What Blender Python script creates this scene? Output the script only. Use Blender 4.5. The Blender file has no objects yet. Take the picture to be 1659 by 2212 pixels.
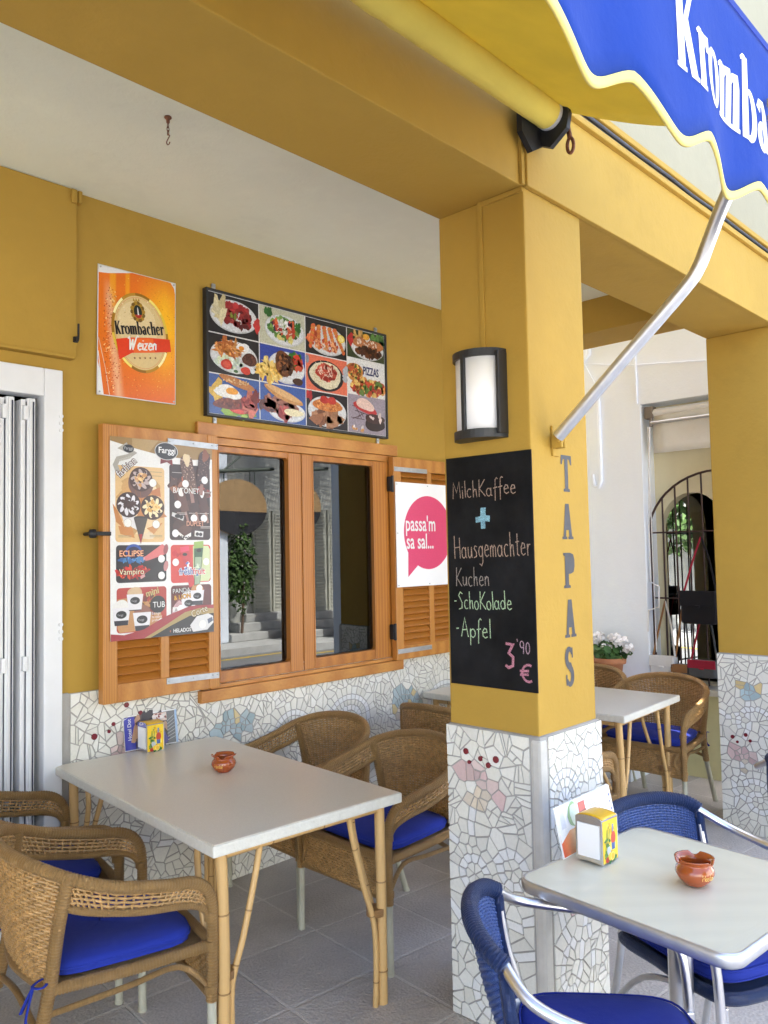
import bpy, bmesh, math, random
from mathutils import Vector, Matrix
from mathutils.geometry import tessellate_polygon
R = math.radians
PI = math.pi
sc = bpy.context.scene
COL = sc.collection

# ------------------------------------------------------------------ camera
cam = bpy.data.cameras.new('camera')
cam_o = bpy.data.objects.new('camera', cam); COL.objects.link(cam_o)
CR = ((0.6906, -0.7230, -0.0198), (0.0243, 0.0506, -0.9984), (0.7228, 0.6890, 0.0526))
cam_o.matrix_world = Matrix(((CR[0][0], -CR[1][0], -CR[2][0], 0), (CR[0][1], -CR[1][1], -CR[2][1], 0),
                             (CR[0][2], -CR[1][2], -CR[2][2], 1.6), (0, 0, 0, 1)))
cam.sensor_fit = 'VERTICAL'; cam.sensor_height = 24.0; cam.lens = 24.0*1740/2212
cam.clip_start = 0.02; cam.clip_end = 400
sc.camera = cam_o
# ------------------------------------------------------------------ world, sun, exposure
SUN_EL, SUN_AZ = R(56), R(12)          # azimuth measured from +Y (behind the café) towards +X
w = bpy.data.worlds.new('World'); sc.world = w; w.use_nodes = True
nt = w.node_tree; nt.nodes.clear()
sky = nt.nodes.new('ShaderNodeTexSky'); sky.sky_type = 'NISHITA'; sky.sun_disc = False
sky.sun_elevation = SUN_EL; sky.sun_rotation = SUN_AZ; sky.dust_density = 2.5; sky.air_density = 0.75; sky.ozone_density = 0.75
bg = nt.nodes.new('ShaderNodeBackground'); bg.inputs['Strength'].default_value = 0.15
wo = nt.nodes.new('ShaderNodeOutputWorld')
nt.links.new(sky.outputs[0], bg.inputs[0]); nt.links.new(bg.outputs[0], wo.inputs[0])
sl = bpy.data.lights.new('sun', 'SUN'); sl.energy = 4.5; sl.angle = R(0.5); sl.color = (1, .96, .90)
so = bpy.data.objects.new('sun', sl); COL.objects.link(so)
sd = Vector((math.sin(SUN_AZ)*math.cos(SUN_EL), math.cos(SUN_AZ)*math.cos(SUN_EL), math.sin(SUN_EL)))
so.rotation_euler = sd.to_track_quat('Z', 'Y').to_euler(); so.location = sd*30
vs = sc.view_settings; sc.display_settings.display_device = 'sRGB'
vs.view_transform = 'Standard'; vs.look = 'None'; vs.gamma = 1; vs.exposure = 2.95
cy = sc.cycles
cy.use_denoising = True; cy.max_bounces = 8; cy.diffuse_bounces = 6; cy.glossy_bounces = 4; cy.transmission_bounces = 6
cy.transparent_max_bounces = 12; cy.sample_clamp_indirect = 6; cy.caustics_reflective = False; cy.caustics_refractive = False

# ------------------------------------------------------------------ mesh builder
def srgb(r, g, b):
    f = lambda c: (c/255/12.92) if c/255 <= .04045 else ((c/255+.055)/1.055)**2.4
    return (f(r), f(g), f(b))
WM = {}
def wmat(o): return WM.get(o.name, Matrix()) if o else Matrix()
rnd = random.Random(7)

class MB:
    def __init__(s): s.v = []; s.f = []; s.uv = []; s.c = []; s.m = []; s.mi = 0; s.col = (1, 1, 1); s.sm = []; s.smooth = False
    def face(s, pts, uv=None, col=None):
        n = len(s.v); s.v += [tuple(p) for p in pts]; s.f.append(list(range(n, n+len(pts))))
        s.uv += uv if uv else [(0, 0)]*len(pts)
        c = col or s.col
        s.c += c if isinstance(c, list) else [c]*len(pts)
        s.m.append(s.mi); s.sm.append(s.smooth)
    def idx(s, vs, faces, uvs=None):
        n = len(s.v); s.v += [tuple(p) for p in vs]
        for k, f in enumerate(faces):
            s.f.append([n+i for i in f]); s.uv += uvs[k] if uvs else [(0, 0)]*len(f)
            s.c += [s.col]*len(f); s.m.append(s.mi); s.sm.append(s.smooth)
    def box(s, a, b, bev=0, rot=None, piv=None, wob=0):
        a = Vector(a); b = Vector(b); d = b-a; ax = max(range(3), key=lambda i: d[i])
        bm = bmesh.new(); bmesh.ops.create_cube(bm, size=1)
        c = (a+b)/2
        for v in bm.verts: v.co = Vector((v.co[i]*d[i] for i in range(3)))
        if bev: bmesh.ops.bevel(bm, geom=list(bm.edges), offset=min(bev, min(d)*.45), segments=2, profile=.6, affect='EDGES')
        M = Matrix.Translation(c)
        if rot is not None: M = Matrix.Translation(c) @ rot
        o = rnd.uniform(0, 9); n = len(s.v); bm.verts.index_update()
        s.v += [tuple(M @ v.co) for v in bm.verts]
        oth = [i for i in range(3) if i != ax]
        for f in bm.faces:
            s.f.append([n+v.index for v in f.verts])
            nn = f.normal; k = oth[0] if abs(nn[oth[0]]) < abs(nn[oth[1]]) else oth[1]
            if abs(nn[ax]) > .8: s.uv += [(v.co[oth[0]]*.3+o, v.co[oth[1]]+o) for v in f.verts]
            else: s.uv += [(v.co[ax]+o, v.co[k]+o*1.7) for v in f.verts]
            s.c += [s.col]*len(f.verts); s.m.append(s.mi); s.sm.append(False)
        bm.free()
    def tube(s, pts, r, seg=8, closed=False, smooth=0, cap=True, flat=1.0, up=None):
        P = [Vector(p) for p in pts]
        if smooth: P = catmull(P, smooth, closed)
        n = len(P); rr = r if callable(r) else (lambda t: r)
        tang = []
        for i in range(n):
            a = P[(i-1) % n] if (closed or i > 0) else P[i]; b = P[(i+1) % n] if (closed or i < n-1) else P[i]
            tang.append((b-a).normalized())
        u = up and Vector(up) or (Vector((0, 0, 1)) if abs(tang[0].z) < .9 else Vector((1, 0, 0)))
        rings = []; L = [0]
        for i in range(1, n): L.append(L[-1]+(P[i]-P[i-1]).length)
        for i in range(n):
            t = tang[i]; x = (u-t*u.dot(t)); x.normalize(); u = x; y = t.cross(x)
            q = rr(i/(n-1) if n > 1 else 0)
            rings.append([P[i]+(x*math.cos(2*PI*k/seg)*flat+y*math.sin(2*PI*k/seg))*q for k in range(seg)])
        vs = [p for g in rings for p in g]; fs = []; us = []
        m = n if closed else n-1
        for i in range(m):
            j = (i+1) % n; l1 = L[i+1] if i+1 < n else L[-1]+(P[0]-P[-1]).length
            for k in range(seg):
                k2 = (k+1) % seg
                fs.append((i*seg+k, j*seg+k, j*seg+k2, i*seg+k2)); us.append([(L[i], k/seg), (l1, k/seg), (l1, (k+1)/seg), (L[i], (k+1)/seg)])
        ps = s.smooth; s.smooth = True; s.idx(vs, fs, us); s.smooth = ps
        if cap and not closed:
            s.face(rings[0][::-1]); s.face(rings[-1])
    def ribbed(s, pts, r, pitch, seg=10, smooth=6):
        P = catmull([Vector(p) for p in pts], smooth); L = [0]
        for i in range(1, len(P)): L.append(L[-1]+(P[i]-P[i-1]).length)
        n = max(2, int(L[-1]/pitch))*3; Q = []; j = 0
        for k in range(n+1):
            d = L[-1]*k/n
            while j < len(L)-2 and L[j+1] < d: j += 1
            Q.append(P[j].lerp(P[j+1], (d-L[j])/max(1e-9, L[j+1]-L[j])))
        s.tube(Q, lambda t: r*(.90, 1.03, 1.03)[round(t*n) % 3], seg)
    def woven(s, G, rows, stakes, rw, rs, amp, half=.5):
        """real basket weave over the surface grid G: flat weft strands going over and under the stakes"""
        nu, nv = len(G)-1, len(G[0])-1
        def ev(u, v):
            a = min(nu-1e-6, max(0, u*nu)); c = min(nv-1e-6, max(0, v*nv)); i, j = int(a), int(c); a -= i; c -= j
            return G[i][j].lerp(G[i+1][j], a).lerp(G[i][j+1].lerp(G[i+1][j+1], a), c)
        def nrm(u, v):
            q = (ev(min(1, u+.02), v)-ev(max(0, u-.02), v)).cross(ev(u, min(1, v+.02))-ev(u, max(0, v-.02))); return q.normalized()
        for k in range(stakes+1):
            u = k/stakes; s.tube([ev(u, q/6) for q in range(7)], rs, 5, cap=False)
        for j in range(rows):
            v = (j+.5)/rows; pts = []
            for k in range(stakes*2+1):
                u = k/(stakes*2); sg = 0 if k % 2 else (1 if (k//2+j) % 2 else -1)
                pts.append(ev(u, v)+nrm(u, v)*amp*sg)
            s.tube(pts, rw, 5, cap=False)
    def lathe(s, prof, cen=(0, 0, 0), seg=24, fn=None, cap=False):
        cen = Vector(cen); vs = []; fs = []
        for (r, z) in prof:
            for k in range(seg):
                a = 2*PI*k/seg; rr, zz = (r, z) if not fn else fn(r, z, a)
                vs.append(cen+Vector((rr*math.cos(a), rr*math.sin(a), zz)))
        for i in range(len(prof)-1):
            for k in range(seg):
                k2 = (k+1) % seg; fs.append((i*seg+k, i*seg+k2, (i+1)*seg+k2, (i+1)*seg+k))
        ps = s.smooth; s.smooth = True; s.idx(vs, fs, [[(a % seg/seg, a//seg*.02) for a in f] for f in fs]); s.smooth = ps
        if cap: s.face(vs[:seg][::-1]); s.face(vs[-seg:])
    def sheet(s, G, th, uvs=(1, 1), smooth=True):
        nu, nv = len(G), len(G[0]); G = [[Vector(p) for p in r] for r in G]
        N = [[None]*nv for _ in range(nu)]
        for i in range(nu):
            for j in range(nv):
                a = G[min(i+1, nu-1)][j]-G[max(i-1, 0)][j]; b = G[i][min(j+1, nv-1)]-G[i][max(j-1, 0)]
                q = a.cross(b); N[i][j] = q.normalized() if q.length > 1e-12 else Vector((0, 0, 1))
        F = [G[i][j]+N[i][j]*th/2 for i in range(nu) for j in range(nv)]
        B = [G[i][j]-N[i][j]*th/2 for i in range(nu) for j in range(nv)]
        U = [[(0, 0)]*nv for _ in range(nu)]
        for i in range(nu):
            for j in range(nv):
                u = U[i-1][j][0]+(G[i][j]-G[i-1][j]).length if i else 0
                v = U[i][j-1][1]+(G[i][j]-G[i][j-1]).length if j else 0
                U[i][j] = (u, v)
        n = nu*nv; fs = []; us = []
        for i in range(nu-1):
            for j in range(nv-1):
                q = [(i, j), (i+1, j), (i+1, j+1), (i, j+1)]
                fs.append([a*nv+b for a, b in q]); us.append([U[a][b] for a, b in q])
                fs.append([n+a*nv+b for a, b in q[::-1]]); us.append([U[a][b] for a, b in q[::-1]])
        ring = [(i, 0) for i in range(nu)]+[(nu-1, j) for j in range(1, nv)]+[(i, nv-1) for i in range(nu-2, -1, -1)]+[(0, j) for j in range(nv-2, 0, -1)]
        for k in range(len(ring)):
            a = ring[k]; b = ring[(k+1) % len(ring)]
            fs.append([a[0]*nv+a[1], n+a[0]*nv+a[1], n+b[0]*nv+b[1], b[0]*nv+b[1]]); us.append([(0, 0)]*4)
        ps = s.smooth; s.smooth = smooth; s.idx(F+B, fs, us); s.smooth = ps
    def prism(s, poly, fn, d0, d1, holes=()):
        """polygon (2D, optional holes) extruded between depths d0 (front) and d1; fn(u,v,d)->point"""
        loops = [poly]+list(holes)
        tri = tessellate_polygon([[Vector((p[0], p[1], 0)) for p in l] for l in loops])
        flat = [p for l in loops for p in l]
        for t in tri:
            q = [flat[i] for i in t]
            s.face([fn(p[0], p[1], d0) for p in q], [(p[0], p[1]) for p in q]); s.face([fn(p[0], p[1], d1) for p in q[::-1]], [(p[0], p[1]) for p in q[::-1]])
        for l in loops:
            for i in range(len(l)):
                a = l[i]; b = l[(i+1) % len(l)]
                s.face([fn(a[0], a[1], d0), fn(a[0], a[1], d1), fn(b[0], b[1], d1), fn(b[0], b[1], d0)], [(a[0], 0), (a[0], d1-d0), (b[0], d1-d0), (b[0], 0)])
    def build(s, name, mats, parent=None, world=True, **pr):
        M = wmat(parent).inverted() if (world and parent) else Matrix()
        me = bpy.data.meshes.new(name); me.from_pydata([M @ Vector(p) for p in s.v], [], s.f)
        if not isinstance(mats, (list, tuple)): mats = [mats]
        for m in mats: me.materials.append(m)
        uvl = me.uv_layers.new(name='UVMap'); ca = me.color_attributes.new('Col', 'FLOAT_COLOR', 'CORNER')
        uvl.data.foreach_set('uv', [x for p in s.uv for x in p])
        ca.data.foreach_set('color', [x for p in s.c for x in (p[0], p[1], p[2], 1)])
        me.polygons.foreach_set('material_index', s.m); me.polygons.foreach_set('use_smooth', s.sm)
        me.update()
        o = bpy.data.objects.new(name, me); COL.objects.link(o)
        if parent: o.parent = parent; WM[o.name] = wmat(parent)
        for k, v in pr.items(): o[k] = v
        return o
def catmull(P, n, closed=False):
    out = []; N = len(P)
    for i in range(N if closed else N-1):
        if closed: a, b, c, d = P[(i-1) % N], P[i], P[(i+1) % N], P[(i+2) % N]
        else: a, b, c, d = P[max(i-1, 0)], P[i], P[i+1], P[min(i+2, N-1)]
        for k in range(n):
            t = k/n; out.append(.5*((2*b)+(c-a)*t+(2*a-5*b+4*c-d)*t*t+(3*b-3*c+d-a)*t**3))
    if not closed: out.append(P[-1])
    return out
def thing(name, label, cat, loc=(0, 0, 0), rz=0, group=None):
    o = bpy.data.objects.new(name, None); COL.objects.link(o); o.empty_display_size = .1
    o.location = loc; o.rotation_euler = (0, 0, rz)
    o['label'] = label; o['category'] = cat
    if group: o['group'] = group
    WM[o.name] = Matrix.Translation(loc) @ Matrix.Rotation(rz, 4, 'Z')
    return o
def tag(o, label, cat, group=None):
    o['label'] = label; o['category'] = cat
    if group: o['group'] = group
    return o
def dup(root, loc, rz, label):
    r = root.copy(); COL.objects.link(r); r.location = loc; r.rotation_euler = (0, 0, rz); r['label'] = label
    def rec(src, dst):
        for ch in list(src.children):
            c = ch.copy(); COL.objects.link(c); c.parent = dst; rec(ch, c)
    rec(root, r); return r

# ------------------------------------------------------------------ materials
def NM(name):
    m = bpy.data.materials.new(name); m.use_nodes = True; t = m.node_tree
    return m, t, t.nodes['Principled BSDF'], t.links.new
def nd(t, typ, **kw):
    n = t.nodes.new('ShaderNode'+typ)
    for k, v in kw.items(): setattr(n, k, v)
    return n
def noise(t, scale, detail=4, vec=None, rough=.55):
    n = nd(t, 'TexNoise'); n.inputs['Scale'].default_value = scale; n.inputs['Detail'].default_value = detail; n.inputs['Roughness'].default_value = rough
    if vec is not None: t.links.new(vec, n.inputs['Vector'])
    return n
def ramp(t, fac, stops):
    r = nd(t, 'ValToRGB'); t.links.new(fac, r.inputs[0]); e = r.color_ramp.elements
    while len(e) < len(stops): e.new(.5)
    for x, (p, c) in zip(e, stops): x.position = p; x.color = (*c, 1) if len(c) == 3 else c
    return r
def math_(t, op, a, b=None):
    n = nd(t, 'Math', operation=op)
    for i, x in enumerate((a, b)):
        if x is None: continue
        if isinstance(x, (int, float)): n.inputs[i].default_value = x
        else: t.links.new(x, n.inputs[i])
    return n.outputs[0]
def bump(t, b, h, strength, dist=.01):
    n = nd(t, 'Bump'); n.inputs['Strength'].default_value = strength; n.inputs['Distance'].default_value = dist
    t.links.new(h, n.inputs['Height']); t.links.new(n.outputs[0], b.inputs['Normal']); return n
def mul(c, k): return tuple(min(1, x*k) for x in c)
def pm(name, col, rough=.5, metal=0, var=.12, scale=6, bmp=0, bscale=80, bdist=.003, spec=.5, coat=0, coord='Object'):
    m, t, b, L = NM(name); tc = nd(t, 'TexCoord')
    n = noise(t, scale, 5, tc.outputs[coord])
    r = ramp(t, n.outputs['Fac'], [(.3, mul(col, 1-var)), (.7, mul(col, 1+var))]); L(r.outputs[0], b.inputs['Base Color'])
    b.inputs['Roughness'].default_value = rough; b.inputs['Metallic'].default_value = metal
    if rough > .45: L(math_(t, 'MULTIPLY', math_(t, 'ADD', noise(t, 7, 6, tc.outputs[coord], .65).outputs[0], .5), rough), b.inputs['Roughness'])
    b.inputs['Specular IOR Level'].default_value = spec; b.inputs['Coat Weight'].default_value = coat
    if bmp:
        n2 = noise(t, bscale, 4, tc.outputs[coord]); bump(t, b, n2.outputs['Fac'], bmp, bdist)
    return m
def stucco(name, col, var=.06):
    m, t, b, L = NM(name); tc = nd(t, 'TexCoord'); O = tc.outputs['Object']
    n = noise(t, 1.7, 6, O, .6); n2 = noise(t, 14, 4, O)
    f = math_(t, 'ADD', math_(t, 'MULTIPLY', n.outputs[0], .7), math_(t, 'MULTIPLY', n2.outputs[0], .3))
    n3 = noise(t, .9, 7, O, .65); f = math_(t, 'ADD', math_(t, 'MULTIPLY', f, .6), math_(t, 'MULTIPLY', n3.outputs[0], .4))
    r = ramp(t, f, [(.34, mul(col, 1-var*2)), (.44, mul(col, 1-var*.4)), (.52, col), (.64, mul(col, 1+var*1.3))]); L(r.outputs[0], b.inputs['Base Color'])
    b.inputs['Roughness'].default_value = .75; b.inputs['Specular IOR Level'].default_value = .3
    h = math_(t, 'ADD', math_(t, 'MULTIPLY', noise(t, 60, 5, O, .6).outputs[0], .6), math_(t, 'MULTIPLY', noise(t, 8, 3, O).outputs[0], 1.4))
    bump(t, b, h, .35, .006); return m
def wood(name, c1, c2, rough=.4, knots=True):
    m, t, b, L = NM(name); tc = nd(t, 'TexCoord'); mp = nd(t, 'Mapping'); L(tc.outputs['UV'], mp.inputs[0]); mp.inputs['Scale'].default_value = (1.2, 16, 1)
    n = noise(t, 3, 6, mp.outputs[0], .6)
    wv = nd(t, 'TexWave', wave_type='BANDS', bands_direction='Y'); L(mp.outputs[0], wv.inputs[0]); wv.inputs['Scale'].default_value = .10; wv.inputs['Distortion'].default_value = 4; wv.inputs['Detail Scale'].default_value = 2; wv.inputs['Detail'].default_value = 3
    f = math_(t, 'ADD', math_(t, 'MULTIPLY', n.outputs[0], .6), math_(t, 'MULTIPLY', wv.outputs['Fac'], .4))
    r = ramp(t, f, [(.2, c2), (.75, c1)]); out = r.outputs[0]
    if knots:
        mk = nd(t, 'Mapping'); L(tc.outputs['UV'], mk.inputs[0]); mk.inputs['Scale'].default_value = (1, 1.7, 1)
        vo = nd(t, 'TexVoronoi'); L(mk.outputs[0], vo.inputs['Vector']); vo.inputs['Scale'].default_value = 5.5
        kr = ramp(t, vo.outputs['Distance'], [(.035, (1, 1, 1)), (.075, (0, 0, 0))])
        mx = nd(t, 'MixRGB'); L(kr.outputs[0], mx.inputs[0]); L(out, mx.inputs[1]); mx.inputs[2].default_value = (*mul(c2, .3), 1); out = mx.outputs[0]
    L(out, b.inputs['Base Color']); b.inputs['Roughness'].default_value = rough
    bump(t, b, f, .15, .002); return m
def printed(name, rough=.35, coat=.2, var=.06, scale=90):
    m, t, b, L = NM(name); a = nd(t, 'Attribute'); a.attribute_name = 'Col'
    tc = nd(t, 'TexCoord'); n = noise(t, scale, 5, tc.outputs['Object'], .65)
    mx = nd(t, 'MixRGB', blend_type='MULTIPLY'); mx.inputs[0].default_value = 1; L(a.outputs[0], mx.inputs[1])
    r = ramp(t, n.outputs[0], [(.3, (1-var*2,)*3), (.7, (1,)*3)]); L(r.outputs[0], mx.inputs[2]); L(mx.outputs[0], b.inputs['Base Color'])
    b.inputs['Roughness'].default_value = rough; b.inputs['Coat Weight'].default_value = coat; b.inputs['Coat Roughness'].default_value = .2
    return m
def wrapmat(name, col, pitch=.0075, rough=.38):
    """cane / plastic strip wound round a tube; UV.x is the length along it in metres"""
    m, t, b, L = NM(name); uv = nd(t, 'UVMap'); sp = nd(t, 'SeparateXYZ'); L(uv.outputs[0], sp.inputs[0])
    ph = math_(t, 'ADD', math_(t, 'DIVIDE', sp.outputs[0], pitch), sp.outputs[1])
    fr = math_(t, 'FRACT', ph); h = math_(t, 'SINE', math_(t, 'MULTIPLY', fr, PI))
    tc = nd(t, 'TexCoord'); n = noise(t, 25, 4, tc.outputs['Object'])
    cell = nd(t, 'TexWhiteNoise', noise_dimensions='1D'); L(math_(t, 'FLOOR', ph), cell.inputs['W'])
    f = math_(t, 'ADD', math_(t, 'MULTIPLY', n.outputs[0], .5), math_(t, 'MULTIPLY', cell.outputs[0], .5))
    r = ramp(t, f, [(.25, mul(col, .72)), (.75, mul(col, 1.2))])
    mx = nd(t, 'MixRGB', blend_type='MULTIPLY'); mx.inputs[0].default_value = 1; L(r.outputs[0], mx.inputs[1])
    g = ramp(t, h, [(.0, (.35, .3, .28)), (.45, (1, 1, 1))]); L(g.outputs[0], mx.inputs[2])  # groove shade between the windings, multiplied into the base colour
    L(mx.outputs[0], b.inputs['Base Color']); b.inputs['Roughness'].default_value = rough
    bump(t, b, h, .7, .004); return m
def weave(name, col, px=.011, py=.009, hole=.12, rough=.42):
    m, t, b, L = NM(name); uv = nd(t, 'UVMap'); sp = nd(t, 'SeparateXYZ'); L(uv.outputs[0], sp.inputs[0])
    X = math_(t, 'DIVIDE', sp.outputs[0], px); Y = math_(t, 'DIVIDE', sp.outputs[1], py)
    sx = math_(t, 'ABSOLUTE', math_(t, 'SINE', math_(t, 'MULTIPLY', X, PI)))
    sy = math_(t, 'ABSOLUTE', math_(t, 'SINE', math_(t, 'MULTIPLY', Y, PI)))
    par = math_(t, 'MODULO', math_(t, 'ADD', math_(t, 'FLOOR', X), math_(t, 'FLOOR', Y)), 2.0)
    par = math_(t, 'GREATER_THAN', math_(t, 'ABSOLUTE', par), .5)
    mixh = nd(t, 'Mix'); L(par, mixh.inputs[0]); L(sx, mixh.inputs[2]); L(sy, mixh.inputs[3])
    h = math_(t, 'MULTIPLY', math_(t, 'POWER', sy, .5), math_(t, 'ADD', math_(t, 'MULTIPLY', mixh.outputs[0], .6), .4))
    tc = nd(t, 'TexCoord'); n = noise(t, 30, 4, tc.outputs['Object'])
    wn = nd(t, 'TexWhiteNoise', noise_dimensions='1D'); L(math_(t, 'FLOOR', Y), wn.inputs['W'])
    f = math_(t, 'ADD', math_(t, 'MULTIPLY', n.outputs[0], .6), math_(t, 'MULTIPLY', wn.outputs[0], .4))
    r = ramp(t, f, [(.25, mul(col, .7)), (.75, mul(col, 1.25))])
    mx = nd(t, 'MixRGB', blend_type='MULTIPLY'); mx.inputs[0].default_value = 1; L(r.outputs[0], mx.inputs[1])
    g = ramp(t, h, [(.1, (.3, .26, .24)), (.6, (1, 1, 1))]); L(g.outputs[0], mx.inputs[2]); L(mx.outputs[0], b.inputs['Base Color'])  # paints shade into the recesses between the strands
    b.inputs['Roughness'].default_value = rough; bump(t, b, h, .8, .005)
    if hole:
        al = math_(t, 'GREATER_THAN', math_(t, 'MAXIMUM', sx, sy), hole*2); L(al, b.inputs['Alpha'])
    return m
def fabric(name, col, transl=0, scale=420, var=.06, rough=.85):
    m, t, b, L = NM(name); tc = nd(t, 'TexCoord'); n = noise(t, 5, 4, tc.outputs['Object'])
    r = ramp(t, n.outputs[0], [(.3, mul(col, 1-var)), (.7, mul(col, 1+var))]); L(r.outputs[0], b.inputs['Base Color'])
    b.inputs['Roughness'].default_value = rough; b.inputs['Specular IOR Level'].default_value = .2; b.inputs['Sheen Weight'].default_value = .04
    wv = nd(t, 'TexChecker'); L(tc.outputs['Object'], wv.inputs[0]); wv.inputs['Scale'].default_value = scale
    wr = noise(t, 11, 4, tc.outputs['Object'], .6); hh_ = math_(t, 'ADD', math_(t, 'MULTIPLY', wv.outputs['Fac'], .05), wr.outputs[0])
    bump(t, b, hh_, .35, .012)
    if transl:
        tr = nd(t, 'BsdfTranslucent'); L(r.outputs[0], tr.inputs[0]); mx = nd(t, 'MixShader'); mx.inputs[0].default_value = transl
        L(b.outputs[0], mx.inputs[1]); L(tr.outputs[0], mx.inputs[2]); L(mx.outputs[0], t.nodes['Material Output'].inputs[0])
    return m

OCHRE = (.415, .255, .043)
M = {}
M['ochre'] = stucco('ochre_render', OCHRE)
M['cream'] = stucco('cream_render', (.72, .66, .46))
M['ceil'] = stucco('ceiling_paint', (.84, .88, .73), .04)
M['upper'] = stucco('upper_wall_render', (.33, .295, .20), .05)
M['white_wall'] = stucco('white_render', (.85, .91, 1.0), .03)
M['pale_yellow'] = stucco('pale_yellow_render', (.72, .68, .38))
M['grout'] = pm('grout', (.36, .345, .32), .9, bmp=.4, bscale=120)
M['mortar'] = pm('corner_mortar', (.54, .525, .49), .85, 0, .12, 9, .4, 60)
M['tile'] = printed('glazed_tile', .22, .15, .05)
M['pine'] = wood('varnished_pine', (.54, .245, .052), (.39, .145, .025), .38)
M['pine_dark'] = wood('orange_varnished_pine', (.47, .185, .03), (.33, .11, .016), .32, False)
M['alu'] = pm('brushed_aluminium', (.72, .72, .74), .28, 1, .06, 20)
M['alu_dull'] = pm('dull_aluminium', (.62, .63, .66), .4, .9, .06, 20)
M['chrome'] = pm('chromed_steel', (.8, .8, .82), .12, 1, .03, 20)
M['zinc'] = pm('zinc_strip', (.42, .44, .46), .45, .8, .12, 30)
M['white_alu'] = pm('white_lacquer', (.74, .75, .77), .3, 0, .03, 8)
M['rubber'] = pm('dark_rubber', (.02, .025, .05), .6)
M['black_iron'] = pm('black_iron', (.02, .02, .022), .5, .3, .2, 30, .2)
M['rust'] = pm('rusted_iron', (.2, .08, .04), .8, .2, .4, 60, .4)
M['print'] = printed('printed_sheet', var=.06, scale=140)
M['chalkboard'] = pm('chalkboard_paint', (.008, .008, .009), .75, 0, .75, 5, .1, 200, spec=.2)
M['chalk'] = printed('chalk_line', .95, 0, .2)
t = M['chalk'].node_tree; tc = nd(t, 'TexCoord'); t.links.new(math_(t, 'GREATER_THAN', noise(t, 420, 2, tc.outputs['Object']).outputs[0], .43), t.nodes['Principled BSDF'].inputs['Alpha'])
M['letter'] = pm('grey_letter_paint', (.045, .045, .052), .6)
M['wrap'] = wrapmat('wound_cane', (.50, .295, .108), .0095, .3)
M['cane'] = pm('cane_strand', (.40, .235, .088), .36, 0, .3, 45)
M['blue_strand'] = pm('blue_plastic_strand', (.03, .07, .23), .3, 0, .2, 45)
M['weave'] = weave('woven_cane', (.46, .275, .11), .017, .011)
M['lace'] = weave('open_cane', (.50, .30, .12), .021, .012, .24)
M['chair_leg'] = pm('greige_leg_tube', (.47, .46, .36), .4, .1, .12, 12)
M['cushion'] = fabric('blue_cushion_cloth', (.018, .036, .30))
M['bamboo'] = wood('bamboo_cane', (.66, .44, .19), (.55, .32, .11), .35, False)
M['node'] = pm('bamboo_node', (.30, .17, .06), .5)
M['rattan'] = wrapmat('rattan_binding', (.50, .27, .10), .006)
M['stone_top'] = pm('cast_stone_top', (.70, .66, .565), .3, 0, .06, 240, .05, 400)
M['stone_edge'] = pm('cast_stone_edge', (.64, .62, .545), .6, 0, .06, 60, .5, 160)
M['laminate'] = wood('pale_laminate', (.72, .69, .535), (.685, .655, .505), .25, False)
M['blue_wrap'] = wrapmat('wound_blue_strip', (.022, .05, .165), .006, .3)
M['blue_weave'] = weave('woven_blue_strip', (.028, .062, .20), .009, .008, .12, .3)
M['terracotta'] = pm('glazed_terracotta', (.36, .075, .014), .12, 0, .15, 8, coat=.6)
M['clay'] = pm('terracotta_pot', (.45, .19, .09), .8, 0, .2, 9, .3)
M['gold'] = pm('gilt_script', (.75, .5, .12), .4)
M['paper'] = pm('napkin_paper', (.86, .86, .86), .8, 0, .02)
M['leaf'] = pm('geranium_leaf', (.05, .13, .03), .6, 0, .35, 30)
M['leaf2'] = pm('tree_leaf', (.07, .14, .03), .6, 0, .4, 3)
M['petal'] = pm('pale_petal', (.88, .865, .86), .7, 0, .10, 60)
M['soil'] = pm('soil', (.05, .03, .02), .95, 0, .3, 60, .5)
M['opal'] = pm('opal_diffuser', (.86, .86, .88), .35, 0, .02)
M['lamp_black'] = pm('black_powder_coat', (.018, .019, .022), .45)
M['awning_y'] = fabric('yellow_awning_cloth', (.82, .64, .10), .38)
M['roll_cloth'] = fabric('rolled_awning_cloth', (.82, .66, .13))
M['awning_b'] = fabric('blue_awning_cloth', (.010, .044, .29), .08)
M['trim_y'] = fabric('yellow_trim_braid', (.88, .74, .24), .1, 300)
M['awning_letter'] = fabric('white_awning_print', (.9, .9, .88), .1)
M['bark'] = pm('palm_bark', (.20, .13, .09), .9, 0, .4, 14, .8, 20, .03)
M['road'] = pm('worn_asphalt', (.22, .22, .225), .85, 0, .15, 4, .3, 120)
M['kerb'] = pm('kerb_stone', (.50, .50, .485), .8, 0, .12, 6, .3)
M['yellow_paint'] = pm('yellow_road_paint', (.65, .45, .05), .7, 0, .15, 12)
M['bag_black'] = fabric('black_bag_canvas', (.012, .012, .016)); M['bag_white'] = fabric('white_bag_canvas', (.75, .75, .74))
M['bag_red'] = fabric('red_bag_canvas', (.32, .02, .045)); M['bag_grey'] = fabric('grey_bag_canvas', (.10, .11, .12)); M['bag_tan'] = fabric('tan_strap', (.30, .15, .06))
M['room'] = pm('shop_interior', (.04, .038, .035), .9, 0, .2, 3)  # near-black colour stands in for the unlit café room
M['cable'] = pm('black_cable', (.03, .03, .035), .6)
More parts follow.
